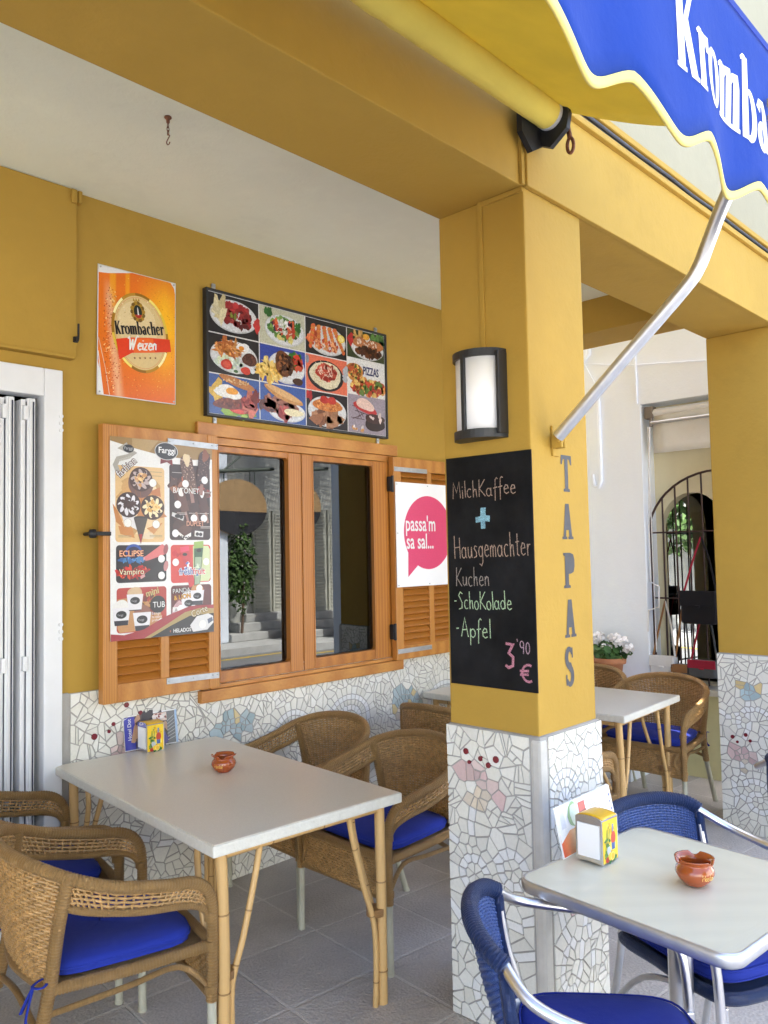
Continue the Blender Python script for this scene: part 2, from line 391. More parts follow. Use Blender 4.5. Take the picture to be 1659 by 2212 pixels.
# window pane: mirror-like, its tint added to darken the room and reveal behind
m, t, b, L = NM('window_glass'); b.inputs['Base Color'].default_value = (.9, .93, .92, 1); b.inputs['Roughness'].default_value = 0
gl = nd(t, 'BsdfGlossy'); gl.inputs['Roughness'].default_value = .0; gl.inputs[0].default_value = (.95, .97, .96, 1)
tp = nd(t, 'BsdfTransparent'); tp.inputs[0].default_value = (.13, .14, .13, 1); fr = nd(t, 'Fresnel'); fr.inputs[0].default_value = 1.5
mx = nd(t, 'MixShader'); ff = math_(t, 'ADD', fr.outputs[0], .025); L(ff, mx.inputs[0]); L(tp.outputs[0], mx.inputs[1]); L(gl.outputs[0], mx.inputs[2]); L(mx.outputs[0], t.nodes['Material Output'].inputs[0])
M['glass'] = m
m2 = m.copy(); m2.name = 'shop_glass'; M['shop_glass'] = m2
for n in m2.node_tree.nodes:
    if n.type == 'MATH': n.inputs[1].default_value = .30
# terrace floor tiles
m, t, b, L = NM('terrace_tile'); tc = nd(t, 'TexCoord'); mp = nd(t, 'Mapping'); L(tc.outputs['Object'], mp.inputs[0]); mp.inputs['Rotation'].default_value = (0, 0, R(5.3))
mp.inputs['Location'].default_value = (0.025, .06, 0)
br = nd(t, 'TexBrick'); L(mp.outputs[0], br.inputs[0]); br.offset = 0; br.squash = 1; br.inputs['Scale'].default_value = 1
br.inputs['Brick Width'].default_value = .42; br.inputs['Row Height'].default_value = .42; br.inputs['Mortar Size'].default_value = .008; br.inputs['Mortar Smooth'].default_value = .3
br.inputs['Color1'].default_value = (.60, .55, .50, 1); br.inputs['Color2'].default_value = (.65, .595, .54, 1); br.inputs['Mortar'].default_value = (.76, .71, .65, 1); br.inputs['Bias'].default_value = 0
n = noise(t, 3, 5, tc.outputs['Object']); n2 = noise(t, 120, 3, tc.outputs['Object'])
f = math_(t, 'ADD', math_(t, 'MULTIPLY', n.outputs[0], .5), math_(t, 'MULTIPLY', n2.outputs[0], .5)); r = ramp(t, f, [(.33, (.62,)*3), (.66, (1.0,)*3)])
mx = nd(t, 'MixRGB', blend_type='MULTIPLY'); mx.inputs[0].default_value = 1; L(br.outputs[0], mx.inputs[1]); L(r.outputs[0], mx.inputs[2]); L(mx.outputs[0], b.inputs['Base Color'])
b.inputs['Roughness'].default_value = .55
vo = nd(t, 'TexVoronoi'); L(tc.outputs['Object'], vo.inputs[0]); vo.inputs['Scale'].default_value = 90
h = math_(t, 'SUBTRACT', math_(t, 'MULTIPLY', vo.outputs[0], .5), math_(t, 'MULTIPLY', br.outputs['Fac'], 1.2)); bump(t, b, h, .9, .006)
M['floor'] = m

# ------------------------------------------------------------------ flat printing: shapes and lettering
class Canvas:
    """flat print: shapes in metres (u right, v up), stacked in hair-thin layers on a plane"""
    def __init__(s, fn): s.mb = MB(); s.fn = fn; s.k = 0
    def off(s, lay): s.k += 1; return lay*.0004+(s.k % 12)*.00003
    def poly(s, pts, col, lay=0):
        d = s.off(lay); tri = tessellate_polygon([[Vector((p[0], p[1], 0)) for p in pts]])
        for q in tri:
            q = [pts[i] for i in q]; a = (q[1][0]-q[0][0])*(q[2][1]-q[0][1])-(q[1][1]-q[0][1])*(q[2][0]-q[0][0])
            if a < 0: q = q[::-1]
            s.mb.face([s.fn(p[0], p[1], d) for p in q], None, col)
    def grad(s, u0, v0, u1, v1, fn, nu, nv, lay=0):
        d = s.off(lay)
        for i in range(nu):
            for j in range(nv):
                q = [(u0+(u1-u0)*a/nu, v0+(v1-v0)*c/nv) for a, c in ((i, j), (i+1, j), (i+1, j+1), (i, j+1))]
                s.mb.face([s.fn(p[0], p[1], d) for p in q], None, [fn((p[0]-u0)/(u1-u0), (p[1]-v0)/(v1-v0)) for p in q])
    def rect(s, u0, v0, u1, v1, col, lay=0, r=0):
        if r <= 0: return s.poly([(u0, v0), (u1, v0), (u1, v1), (u0, v1)], col, lay)
        P = []
        for cx, cy, a0 in ((u1-r, v0+r, -90), (u1-r, v1-r, 0), (u0+r, v1-r, 90), (u0+r, v0+r, 180)):
            P += [(cx+r*math.cos(R(a0+18*k)), cy+r*math.sin(R(a0+18*k))) for k in range(6)]
        s.poly(P, col, lay)
    def ell(s, cx, cy, rx, ry, col, lay=0, rot=0, n=28, wob=0, rg=rnd):
        P = []; ph = rg.uniform(0, 6)
        for k in range(n):
            a = 2*PI*k/n; q = 1+wob*math.sin(3*a+ph)+wob*rg.uniform(-.6, .6); x, y = rx*q*math.cos(a), ry*q*math.sin(a)
            P.append((cx+x*math.cos(rot)-y*math.sin(rot), cy+x*math.sin(rot)+y*math.cos(rot)))
        s.poly(P, col, lay)
    def ring(s, cx, cy, rx, ry, w, col, lay=0, n=40):
        d = s.off(lay)
        for k in range(n):
            a, b2 = 2*PI*k/n, 2*PI*(k+1)/n; q = []
            for an, e in ((a, 0), (b2, 0), (b2, w), (a, w)): q.append(s.fn(cx+(rx-e)*math.cos(an), cy+(ry-e)*math.sin(an), d))
            c = col if not isinstance(col, list) else col[k*len(col)//n]; s.mb.face(q[::-1] if False else [q[3], q[0], q[1], q[2]], None, c)
    def blobs(s, cols, n, cx, cy, rx, ry, size, lay=2, asp=(1, 1.6), seed=0, wob=.18, m=9):
        rg = random.Random(seed)
        for _ in range(n):
            a = rg.uniform(0, 2*PI); q = rg.random()**.5; z = size*rg.uniform(.6, 1.25)
            c = rg.choice(cols); c = mul(c, rg.uniform(.75, 1.2))
            s.ell(cx+rx*q*math.cos(a), cy+ry*q*math.sin(a), z*rg.uniform(*asp), z, c, lay, rg.uniform(0, PI), m, wob, rg)
    def stroke(s, pts, w, col, lay=1, taper=False):
        P = [Vector((p[0], p[1])) for p in pts]; n = len(P); d = s.off(lay); Lf = []; Rt = []
        for i in range(n):
            a = (P[i]-P[i-1]).normalized() if i else None; c = (P[i+1]-P[i]).normalized() if i < n-1 else None
            tn = (a+c) if (a is not None and c is not None) else (a if a is not None else c)
            if tn.length < 1e-6: tn = a
            tn.normalize(); nn = Vector((-tn.y, tn.x)); k = 1
            if a is not None and c is not None: k = 1/max(.55, nn.dot(Vector((-c.y, c.x))))
            ww = (w[i] if isinstance(w, (list, tuple)) else w)/2*k
            Lf.append(P[i]+nn*ww); Rt.append(P[i]-nn*ww)
        for i in range(n-1):
            s.mb.face([s.fn(p[0], p[1], d) for p in (Rt[i], Rt[i+1], Lf[i+1], Lf[i])], None, col)
    def star(s, cx, cy, r, col, lay):
        s.poly([(cx+(r if k % 2 == 0 else r*.42)*math.sin(PI*k/5), cy+(r if k % 2 == 0 else r*.42)*math.cos(PI*k/5)) for k in range(10)], col, lay)
    def text(s, txt, u, v, h, col, lay=3, sx=1, shear=0, bold=0, rot=0, align='LEFT'):
        me = font_mesh(txt, bold); vs = [p.co for p in me.vertices]
        if not vs: return
        x1 = max(p.x for p in vs); o = {'LEFT': 0, 'CENTER': -x1/2, 'RIGHT': -x1}[align]; d = s.off(lay); k = h/.729
        def tr(p):
            x = ((p.x+o)*sx+p.y*shear)*k; y = p.y*k
            return s.fn(u+x*math.cos(rot)-y*math.sin(rot), v+x*math.sin(rot)+y*math.cos(rot), d)
        for f in me.polygons: s.mb.face([tr(vs[i]) for i in f.vertices], None, col)
    def glyphs(s, font, txt, u, v, h, col, lay=3, wmul=1, sx=1, gap=.08, shear=0, wob=0, rot=0):
        x = 0; rg = random.Random(len(txt)*7+1)
        for ch in txt:
            g = font.get(ch)
            if not g: x += .45; continue
            wd, st = g; dy = rg.uniform(-wob, wob)
            for item in st:
                pts, ww = item
                def tr(p):
                    a = ((x+p[0])*sx+p[1]*shear)*h; b2 = (p[1]+dy)*h
                    return (u+a*math.cos(rot)-b2*math.sin(rot), v+a*math.sin(rot)+b2*math.cos(rot))
                q = [tr(p) for p in pts]
                if ww == 'P': s.poly(q, col, lay)
                else: s.stroke(q, [e*h*wmul for e in ww] if isinstance(ww, (list, tuple)) else ww*h*wmul, col, lay)
            x += wd+gap
        return x*sx*h
    def build(s, name, mat, parent=None, **k): return s.mb.build(name, mat, parent, **k)
_fm = {}
def font_mesh(txt, bold=0):
    key = (txt, bold)
    if key not in _fm:
        cu = bpy.data.curves.new('t', 'FONT'); cu.body = txt; cu.offset = bold; cu.resolution_u = 3
        o = bpy.data.objects.new('t', cu); COL.objects.link(o)
        dg = bpy.context.evaluated_depsgraph_get(); me = bpy.data.meshes.new_from_object(o.evaluated_get(dg)); bpy.data.objects.remove(o)
        _fm[key] = me
    return _fm[key]
def arc(cx, cy, rx, ry, a0, a1, n=10): return [(cx+rx*math.cos(R(a0+(a1-a0)*k/n)), cy+ry*math.sin(R(a0+(a1-a0)*k/n))) for k in range(n+1)]
def hand_font(w=.055):
    c = lambda x, y, rx, ry: arc(x, y, rx, ry, 60, 430, 12)
    F = {'M': (.66, [[(0, 0), (.07, .95), (.3, .35), (.53, .97), (.6, 0)]]), 'i': (.14, [[(.05, .5), (.07, 0)], [(.05, .72), (.06, .66)]]),
         'l': (.14, [[(.06, 1), (.08, 0)]]), 'c': (.38, [arc(.2, .25, .18, .25, 50, 310)]), 'h': (.4, [[(.05, 1), (.06, 0)], [(.06, .28), (.16, .47), (.27, .46), (.32, 0)]]),
         'K': (.54, [[(.08, 1), (.05, 0)], [(.5, .98), (.09, .45), (.52, 0)]]), 'a': (.46, [c(.18, .23, .17, .23), [(.35, .47), (.35, .08), (.43, 0)]]),
         'f': (.32, [[(.36, .93), (.27, 1), (.17, .9), (.14, .4), (.12, -.3)], [(.0, .42), (.3, .47)]]), 'e': (.42, [[(.05, .26), (.34, .3), (.3, .46), (.16, .5), (.04, .32), (.06, .1), (.2, 0), (.38, .07)]]),
         'H': (.6, [[(.05, 1), (.05, 0)], [(.5, .9), (.52, 0)], [(.05, .47), (.5, .5)]]), 'u': (.42, [[(.03, .47), (.04, .1), (.15, 0), (.29, .1), (.32, .47)], [(.32, .47), (.35, 0)]]),
         's': (.36, [[(.3, .46), (.14, .5), (.06, .4), (.25, .22), (.24, .05), (.02, 0)]]), 'g': (.42, [c(.18, .24, .16, .22), [(.34, .48), (.34, -.2), (.22, -.36), (.06, -.27)]]),
         'm': (.54, [[(.03, .47), (.03, 0)], [(.03, .33), (.14, .48), (.23, .4), (.24, 0)], [(.24, .33), (.35, .48), (.44, .4), (.45, 0)]]), 't': (.32, [[(.15, .9), (.14, .05), (.28, 0)], [(0, .55), (.3, .58)]]),
         'r': (.3, [[(.05, .47), (.06, 0)], [(.06, .28), (.15, .45), (.28, .45)]]), 'n': (.42, [[(.04, .47), (.04, 0)], [(.04, .3), (.16, .48), (.29, .42), (.32, 0)]]),
         'S': (.46, [[(.4, .9), (.2, 1), (.05, .82), (.33, .42), (.3, .1), (.02, .04)]]), 'o': (.4, [c(.18, .24, .17, .24)]), 'd': (.46, [c(.18, .23, .17, .23), [(.36, 1), (.37, 0)]]),
         'A': (.54, [[(0, 0), (.25, 1), (.5, 0)], [(.1, .36), (.44, .39)]]), 'p': (.42, [[(.05, .48), (.05, -.4)], c(.22, .24, .17, .22)]), '-': (.3, [[(0, .45), (.2, .47)]]),
         '3': (.5, [[(.05, .98), (.42, .95), (.2, .6), (.42, .45), (.4, .1), (.18, 0), (.02, .1)]]), '9': (.45, [c(.2, .7, .17, .25), [(.37, .7), (.33, 0)]]), '0': (.45, [c(.2, .45, .17, .42)]), "'": (.2, [[(.05, 1.1), (.1, .9)]]),
         'E': (.6, [arc(.4, .42, .33, .42, 60, 300), [(-.05, .5), (.42, .54)], [(-.05, .32), (.4, .36)]]),
         'W': (.95, [[(0, .85), (.12, .98), (.2, .75), (.26, 0)], [(.25, .02), (.47, .8)], [(.46, .8), (.53, 0)], [(.52, .02), (.78, .9), (.9, 1.05), (1.05, .95)]]), 'z': (.42, [[(.05, .46), (.34, .48), (.04, .02), (.36, 0)]])}
    return {k: (a, [(s, w) for s in b]) for k, (a, b) in F.items()}
HAND = hand_font()
def serif_font():
    S, T = .235, .11
    def stem(x, y0, y1, w=S, b=True, t=True, tl=True):
        o = [([(x, y0), (x, y1)], w)]
        if b: o.append(([(x-.2, y0+.04), (x+.2, y0+.04)], .08))
        if t: o.append(([(x-.24, y1-.09), (x-.1, y1-.02), (x+.02, y1-.0)], [.06, .1, .05]))
        return o
    bowl = lambda x, y, rx, ry, a0, a1, w=(.1, .22, .1): [(arc(x, y, rx, ry, a0, a1, 12), [w[0]+(w[1]-w[0])*math.sin(PI*k/12) for k in range(13)])]
    F = {'K': (.92, stem(.2, 0, 1.55, S, True, False)+[([(.02, 1.51), (.38, 1.51)], .08), ([(.78, 1.5), (.36, .78)], .13), ([(.40, .9), (.74, .04)], .24), ([(.6, .04), (.95, .04)], .08), ([(.62, 1.51), (.92, 1.51)], .08)]),
         'r': (.62, stem(.22, 0, 1)+[([(.28, .7), (.4, .92), (.56, .93), (.6, .74)], [.08, .14, .2, .16])]),
         'o': (.78, bowl(.39, .5, .29, .46, 90, 270)+bowl(.39, .5, .29, .46, -90, 90)),
         'm': (1.22, stem(.2, 0, 1)+stem(.6, 0, .82, S, True, False)+stem(1.0, 0, .82, S, True, False)+[([(.24, .76), (.4, .95), (.56, .95), (.6, .8)], [.08, .12, .2, .23]), ([(.64, .76), (.8, .95), (.96, .95), (1.0, .8)], [.08, .12, .2, .23])]),
         'b': (.82, stem(.2, 0, 1.55, S, False, True)+bowl(.4, .48, .28, .45, -100, 100)+[([(.2, .05), (.4, .04)], .09)]),
         'a': (.76, [([(.1, .78), (.2, .94), (.4, .95), (.5, .75), (.5, .1), (.68, .04)], [.2, .14, .14, .22, .22, .08])]+bowl(.34, .28, .22, .24, 80, 290)),
         'c': (.66, bowl(.4, .5, .28, .46, 55, 305)+[([(.52, .86), (.56, .74)], .17)]),
         'h': (.86, stem(.2, 0, 1.55)+stem(.64, 0, .82, S, True, False)+[([(.25, .76), (.42, .95), (.58, .95), (.64, .8)], [.08, .12, .2, .23])]),
         'e': (.7, bowl(.38, .5, .28, .46, 10, 320)+[([(.14, .54), (.64, .56)], .09)])}
    return F
SERIF = serif_font()
SLAB = {'T': (.62, [([(.0, 1), (.62, 1), (.64, .74), (.57, .74), (.5, .88), (.41, .9), (.41, .09), (.5, .07), (.5, 0), (.12, 0), (.12, .07), (.21, .09), (.21, .9), (.12, .88), (.05, .74), (-.02, .74)], 'P')]),
        'A': (.64, [([(.2, 1), (.42, 1), (.58, .08), (.66, .07), (.66, 0), (.34, 0), (.34, .07), (.40, .08), (.38, .26), (.22, .26), (.2, .08), (.27, .07), (.27, 0), (-.03, 0), (-.03, .07), (.05, .08), (.2, 1)][:-1], 'P')]),
        'P': (.62, [([(0, 1), (.38, 1), (.56, .95), (.62, .8), (.62, .6), (.56, .45), (.4, .4), (.28, .4), (.28, .09), (.37, .07), (.37, 0), (0, 0), (0, .07), (.08, .09), (.08, .91), (0, .93)], 'P')]),
        'S': (.56, [(arc(.28, .74, .2, .22, 20, 250, 10)+[(.3, .52)]+arc(.28, .25, .2, .21, 70, -160, 10), [.1, .13, .15, .16, .18, .2, .2, .2, .2, .21, .22, .23, .22, .21, .2, .2, .2, .2, .18, .17, .15, .13, .1]), ([(.48, .99), (.5, .72)], .06), ([(.06, .02), (.05, .3)], .06)])}

# ------------------------------------------------------------------ broken-tile mosaic (real shards, set in grout)
def clip(poly, p, n):
    out = []
    for i in range(len(poly)):
        a, b2 = poly[i], poly[(i+1) % len(poly)]
        da = (a[0]-p[0])*n[0]+(a[1]-p[1])*n[1]; db = (b2[0]-p[0])*n[0]+(b2[1]-p[1])*n[1]
        if da <= 0: out.append(a)
        if (da < 0) != (db < 0) and da != db:
            q = da/(da-db); out.append((a[0]+(b2[0]-a[0])*q, a[1]+(b2[1]-a[1])*q))
    return out
def area(P): return abs(sum(P[i][0]*P[(i+1) % len(P)][1]-P[(i+1) % len(P)][0]*P[i][1] for i in range(len(P))))/2
def spiral(cx, cy, r0, r1, a0, a1, step=.03):
    out = []; a = a0; s = 1 if a1 > a0 else -1
    while (a-a1)*s < 0:
        q = (a-a0)/(a1-a0); r = r0+(r1-r0)*q; out.append((cx+r*math.cos(R(a)), cy+r*math.sin(R(a)))); a += s*math.degrees(step/max(r, .02))
    return out
TW = [(.80, .785, .71), (.77, .755, .68), (.82, .81, .75), (.76, .745, .68)]
def mosaic(mb, fn, w, h, curves, shapes, dots, seed, big=.062, thick=.004):
    rg = random.Random(seed); seeds = []
    cp = []
    for cv in curves:
        for i, p in enumerate(cv):
            q = cv[min(i+1, len(cv)-1)]; o = cv[max(i-1, 0)]; d = Vector((q[0]-o[0], q[1]-o[1]))
            if d.length < 1e-6: continue
            d.normalize(); nrm = Vector((-d.y, d.x)); cp.append(p)
            seeds.append((p[0], p[1], 1))
            for sgn in (-1, 1): seeds.append((p[0]+nrm.x*.03*sgn+rg.uniform(-.004, .004), p[1]+nrm.y*.03*sgn, 2))
    def shape_at(x, y):
        for (poly, cols) in shapes:
            ins = False; j = len(poly)-1
            for i in range(len(poly)):
                a, b2 = poly[i], poly[j]
                if (a[1] > y) != (b2[1] > y) and x < (b2[0]-a[0])*(y-a[1])/(b2[1]-a[1])+a[0]: ins = not ins
                j = i
            if ins: return cols
    tries = int(w*h/big**2*9)
    grid = {}
    def near(x, y, r):
        gx, gy = int(x/.08), int(y/.08)
        for i in range(gx-1, gx+2):
            for j in range(gy-1, gy+2):
                for q in grid.get((i, j), ()):
                    if (q[0]-x)**2+(q[1]-y)**2 < r*r: return True
        return False
    def add(x, y, k): grid.setdefault((int(x/.08), int(y/.08)), []).append((x, y, k))
    keep = []
    for x, y, k in seeds:
        if -.02 < x < w+.02 and -.02 < y < h+.02 and not near(x, y, .017): add(x, y, k); keep.append((x, y, k))
    for _ in range(tries):
        x, y = rg.uniform(0, w), rg.uniform(0, h); cols = shape_at(x, y)
        if not near(x, y, .016 if cols else big*rg.uniform(.62, 1.0)): add(x, y, 3 if cols else 0); keep.append((x, y, 3 if cols else 0))
    for x, y, k in keep:
        P = [(max(0, x-.1), max(0, y-.1)), (min(w, x+.1), max(0, y-.1)), (min(w, x+.1), min(h, y+.1)), (max(0, x-.1), min(h, y+.1))]
        gx, gy = int(x/.08), int(y/.08)
        for i in range(gx-2, gx+3):
            for j in range(gy-2, gy+3):
                for q in grid.get((i, j), ()):
                    dx, dy = q[0]-x, q[1]-y
                    if 0 < dx*dx+dy*dy < .045 and P: P = clip(P, ((x+q[0])/2, (y+q[1])/2), (dx, dy))
        if len(P) < 3: continue
        cols = shape_at(x, y) if k in (0, 3) else None
        pieces = [P]
        if k == 0:
            st = [P]; pieces = []
            while st:
                Q = st.pop(); A = area(Q); lim = rg.choice((.0010, .0017, .0026, .0038))
                if A > lim and len(Q) >= 3:
                    cx = sum(p[0] for p in Q)/len(Q)+rg.uniform(-.008, .008); cyy = sum(p[1] for p in Q)/len(Q)+rg.uniform(-.008, .008); an = rg.uniform(0, PI); nn = (math.cos(an), math.sin(an))
                    for sg in (1, -1):
                        q = clip(Q, (cx, cyy), (nn[0]*sg, nn[1]*sg))
                        if len(q) >= 3 and area(q) > .0001: st.append(q)
                else: pieces.append(Q)
        for Q in pieces:
            g = rg.uniform(.0019, .0034); I = Q; sgn = sum(Q[i][0]*Q[(i+1) % len(Q)][1]-Q[(i+1) % len(Q)][0]*Q[i][1] for i in range(len(Q)))
            if sgn < 0: Q = Q[::-1]; I = Q
            for i in range(len(Q)):
                a, b2 = Q[i], Q[(i+1) % len(Q)]; ex, ey = b2[0]-a[0], b2[1]-a[1]; l = math.hypot(ex, ey)
                if l < 1e-6: continue
                n2 = (ey/l, -ex/l); I = clip(I, (a[0]-n2[0]*g, a[1]-n2[1]*g), n2)
                if len(I) < 3: break
            if len(I) < 3 or area(I) < .00004: continue
            c = mul(rg.choice(cols), rg.uniform(.85, 1.12)) if cols else (mul((.84, .84, .83), rg.uniform(.96, 1.03)) if k == 1 else mul(rg.choice(TW), rg.uniform(.96, 1.03)))
            mb.col = c; dd = thick+rg.uniform(-.0008, .0008); tx, ty = rg.uniform(-.012, .012), rg.uniform(-.012, .012)
            top = [fn(p[0], p[1], dd+(p[0]-x)*tx+(p[1]-y)*ty) for p in I]
            mb.face(top)
            for i in range(len(I)):
                a, b2 = I[i], I[(i+1) % len(I)]
                mb.face([fn(a[0], a[1], 0), fn(b2[0], b2[1], 0), top[(i+1) % len(I)], top[i]])
    for (x, y, r) in dots:
        mb.col = (.19, .02, .03); P = [(x+r*math.cos(k*PI/5), y+r*math.sin(k*PI/5)) for k in range(10)]
        mb.face([fn(p[0], p[1], .0075) for p in P])
        for i in range(10): mb.face([fn(*P[i], 0), fn(*P[(i+1) % 10], 0), fn(*P[(i+1) % 10], .0075), fn(*P[i], .0075)])
    mb.col = (1, 1, 1)

# ================================================================== SETTING
X1, X2, PY0, PY1, WY = 2.26, 4.71, 1.477, 1.847, 3.40
PW = .37
def struct(name, mb, mat): return mb.build(name, mat, kind='structure')
b = MB(); b.face([(-150, -150, -.13), (150, -150, -.13), (150, 150, -.13), (-150, 150, -.13)]); struct('ground', b, M['kerb'])
b = MB(); b.face([(-40, -4.9, -.126), (60, -4.9, -.126), (60, -1.75, -.126), (-40, -1.75, -.126)]); struct('road', b, M['road'])
b = MB(); b.face([(-40, -4.62, -.122), (60, -4.62, -.122), (60, -4.5, -.122), (-40, -4.5, -.122)]); struct('road_line', b, M['yellow_paint'])
b = MB(); b.box((-8, -1.6, -.13), (12, 9, 0)); struct('terrace_floor', b, M['floor'])
b = MB(); b.box((-8, -1.75, -.13), (12, -1.6, -.004)); struct('terrace_kerb', b, M['kerb'])
b = MB(); b.box((-20, -9, -.13), (40, -4.9, 0)); struct('far_pavement', b, M['kerb'])

# ------------------------------------------------------------------ café building
cafe = thing('cafe_building', 'ochre café front with square pillars, mosaic dado and timber window', 'building', (3, 3, 0))
wallmap = lambda x0, y, z0: (lambda u, v, d: (x0+u, y-d, z0+v))
b = MB(); b.prism([(-8, -.2), (5.08, -.2), (5.08, 3.24), (-8, 3.24)], wallmap(0, WY, 0), 0, -.25,
                  [[(.3, .004), (.3, 2.42), (1.545, 2.42), (1.545, .004)], [(2.27, .95), (2.27, 2.2), (3.6, 2.2), (3.6, .95)]])
b.build('rear_wall', M['ochre'], cafe)
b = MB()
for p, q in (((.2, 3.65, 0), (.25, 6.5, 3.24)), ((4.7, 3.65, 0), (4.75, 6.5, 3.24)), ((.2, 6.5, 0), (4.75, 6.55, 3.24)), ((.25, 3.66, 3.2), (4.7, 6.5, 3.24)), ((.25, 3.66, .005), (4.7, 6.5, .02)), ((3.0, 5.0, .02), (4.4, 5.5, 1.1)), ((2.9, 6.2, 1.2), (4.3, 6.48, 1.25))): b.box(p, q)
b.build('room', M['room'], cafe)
b = MB(); b.box((-8, PY1, 3.24), (5.08, WY+.25, 3.27)); b.build('ceiling', M['ceil'], cafe)
b = MB(); b.box((-8, PY0, 2.83), (5.08, PY1, 3.24), .006); b.build('beam', M['ochre'], cafe)
b = MB(); b.box((X2, PY1, 3.02), (X2+PW, WY, 3.239)); b.build('cross_beam', M['ochre'], cafe)
b = MB(); b.box((X1-.002, PY0-.02, 2.826), (5.085, PY0, 3.166), .004); fas = b.build('fascia', M['ochre'], cafe)
b = MB(); b.box((X1-.002, PY0-.04, 3.166), (5.085, PY0, 3.192), .006); b.box((-8, PY0-.03, 3.242), (5.085, PY1, 3.27), .006)
b.build('ledge', M['ochre'], cafe)
b = MB()
for z, y, r in ((3.215, PY0-.03, .008), (3.205, PY0-.022, .005)):
    b.tube([(X1+.1+i*.25, y, z+rnd.uniform(-.003, .003)) for i in range(12)], r, 6, smooth=3)
b.build('cable', M['cable'], cafe)
b = MB(); b.box((-8, PY0+.018, 3.27), (5.08, 9, 5.0)); b.build('upper_wall', M['upper'], cafe)
b = MB(); b.box((-8, WY+.25, 0), (.2, 9, 3.24)); b.build('side_wall', M['cream'], cafe)
b = MB(); b.box((4.75, WY+.25, 0), (5.08, 9, 3.24)); b.build('side_wall', M['cream'], cafe)
# cable trunking painted over with the wall
b = MB(); b.box((X1-.008, 1.646, 2.30), (X1, 1.664, 2.83), .002); b.box((X1-.008, PY0, 2.812), (X1, 1.646, 2.829), .002); b.box((X1-.022, PY0-.012, 2.83), (X1-.002, PY0, 3.2), .002)
b.build('cable_trunking', M['ochre'], cafe)
# mosaic on the rear wall
arcs = [arc(1.235, .66, .12, .10, 0, 180, 12), arc(1.235, .64, .065, .06, 0, 180, 6), arc(1.65, .67, .15, .115, 0, 180, 14), arc(1.65, .66, .08, .065, 0, 180, 8), arc(2.52, .66, .16, .1, 0, 180, 14),
        arc(.42, .5, .13, .12, 0, 180, 14), [(.05+.1*k, .32+.05*math.sin(k)) for k in range(28)], spiral(.9, .3, .03, .13, 0, 520), spiral(2.1, .35, .03, .14, 90, 600)]
BLUE = [(.40, .50, .52), (.44, .53, .55), (.66, .54, .30), (.46, .54, .56), (.42, .50, .53)]; PINK = [(.67, .50, .48), (.70, .56, .53), (.63, .46, .45)]; SAND = [(.70, .61, .48), (.72, .64, .53)]
jelly = lambda cx, cy, s: [(cx-s, cy-.45*s), (cx-.85*s, cy+.1*s), (cx-.4*s, cy+.5*s), (cx+.1*s, cy+.55*s), (cx+.6*s, cy+.25*s), (cx+s, cy-.3*s), (cx+.9*s, cy-.6*s), (cx+.6*s, cy-.25*s), (cx+.2*s, cy-.3*s), (cx, cy-.75*s), (cx-.2*s, cy-.3*s), (cx-.6*s, cy-.1*s)]
b = MB(); b.mi = 1; b.box((1.575, WY-.006, 0), (4.71, WY, 1.03)); b.mi = 0
mosaic(b, wallmap(1.585, WY-.006, 0), 3.11, 1.03, arcs, [(jelly(.86, .755, .125), BLUE), (jelly(2.14, .70, .125), BLUE), (jelly(.27, .74, .12), PINK), ([(2.08, .6), (2.2, .6), (2.16, .68), (2.1, .68)], SAND)],
       [(.108, .83, .014), (.198, .87, .009), (.261, .945, .012), (.177, .841, .008), (.33, .9, .01)], 3, .066)
b.build('mosaic_dado', [M['tile'], M['grout']], cafe)

# pillars
def pillar(x, face, motif, seed):
    b = MB(); b.box((x, PY0, .98), (x+PW, PY1, 2.83), .006); p = b.build('pillar', M['ochre'], cafe)
    b = MB(); e = .012
    b.mi = 1; b.box((x-e, PY0-e, 0), (x+PW+e, PY1+e, 1.0), .018); b.mi = 2; b.box((x-e-.003, PY0-e-.003, 0), (x-e+.038, PY0-e+.040, .988), .012); b.mi = 0
    W = PW+2*e-.045; L = lambda u, v, d: (x-e-d, PY1+e-.004-u, v)
    S = lambda u, v, d: (x-e+.042+u, PY0-e-d, v)
    mosaic(b, L, W, .995, *face[0], seed, .062)
    mosaic(b, S, W, .995, *face[1], seed+50, .058)
    b.build('mosaic_base', [M['tile'], M['grout'], M['mortar']], p)
    return p
pink = [(.04, .841), (.08, .872), (.144, .868), (.199, .845), (.234, .79), (.228, .765), (.198, .803), (.165, .79), (.12, .80), (.094, .79), (.075, .83), (.06, .79), (.051, .776)]
tail = [(.094, .784), (.165, .785), (.168, .745), (.12, .73), (.10, .74)]
f1 = (([spiral(.112, .50, .05, .055, 20, 330), spiral(.268, .545, .045, .06, 180, 520), [(.108, .70), (.10, .65), (.115, .59), (.15, .55), (.19, .52), (.215, .48)], [(.02, .60), (.06, .58), (.10, .57)],
        [(.02, .36), (.08, .31), (.14, .27), (.2, .25), (.3, .28)], [(.15, .44), (.2, .40), (.27, .37), (.33, .40)], spiral(.17, .12, .04, .09, 0, 400)], [(pink, PINK), (tail, SAND)],
       [(.088, .911, .011), (.101, .876, .007), (.15, .895, .009), (.215, .902, .012), (.183, .878, .010)]),
      ([arc(.09, .77, .085, .09, -10, 190, 12), arc(.09, .76, .035, .035, 0, 200, 6), arc(.25, .80, .06, .06, 0, 180, 7), [(.03, .47), (.05, .40), (.08, .33), (.12, .29)], arc(.1, .22, .055, .07, 120, 330, 9), [(.16, .19), (.17, .27), (.2, .36), (.21, .45)], [(.22, .1), (.24, .2), (.22, .3)]], [([(.10, .46), (.13, .46), (.13, .40), (.11, .40)], PINK)], []))
p1 = pillar(X1, f1, None, 11)
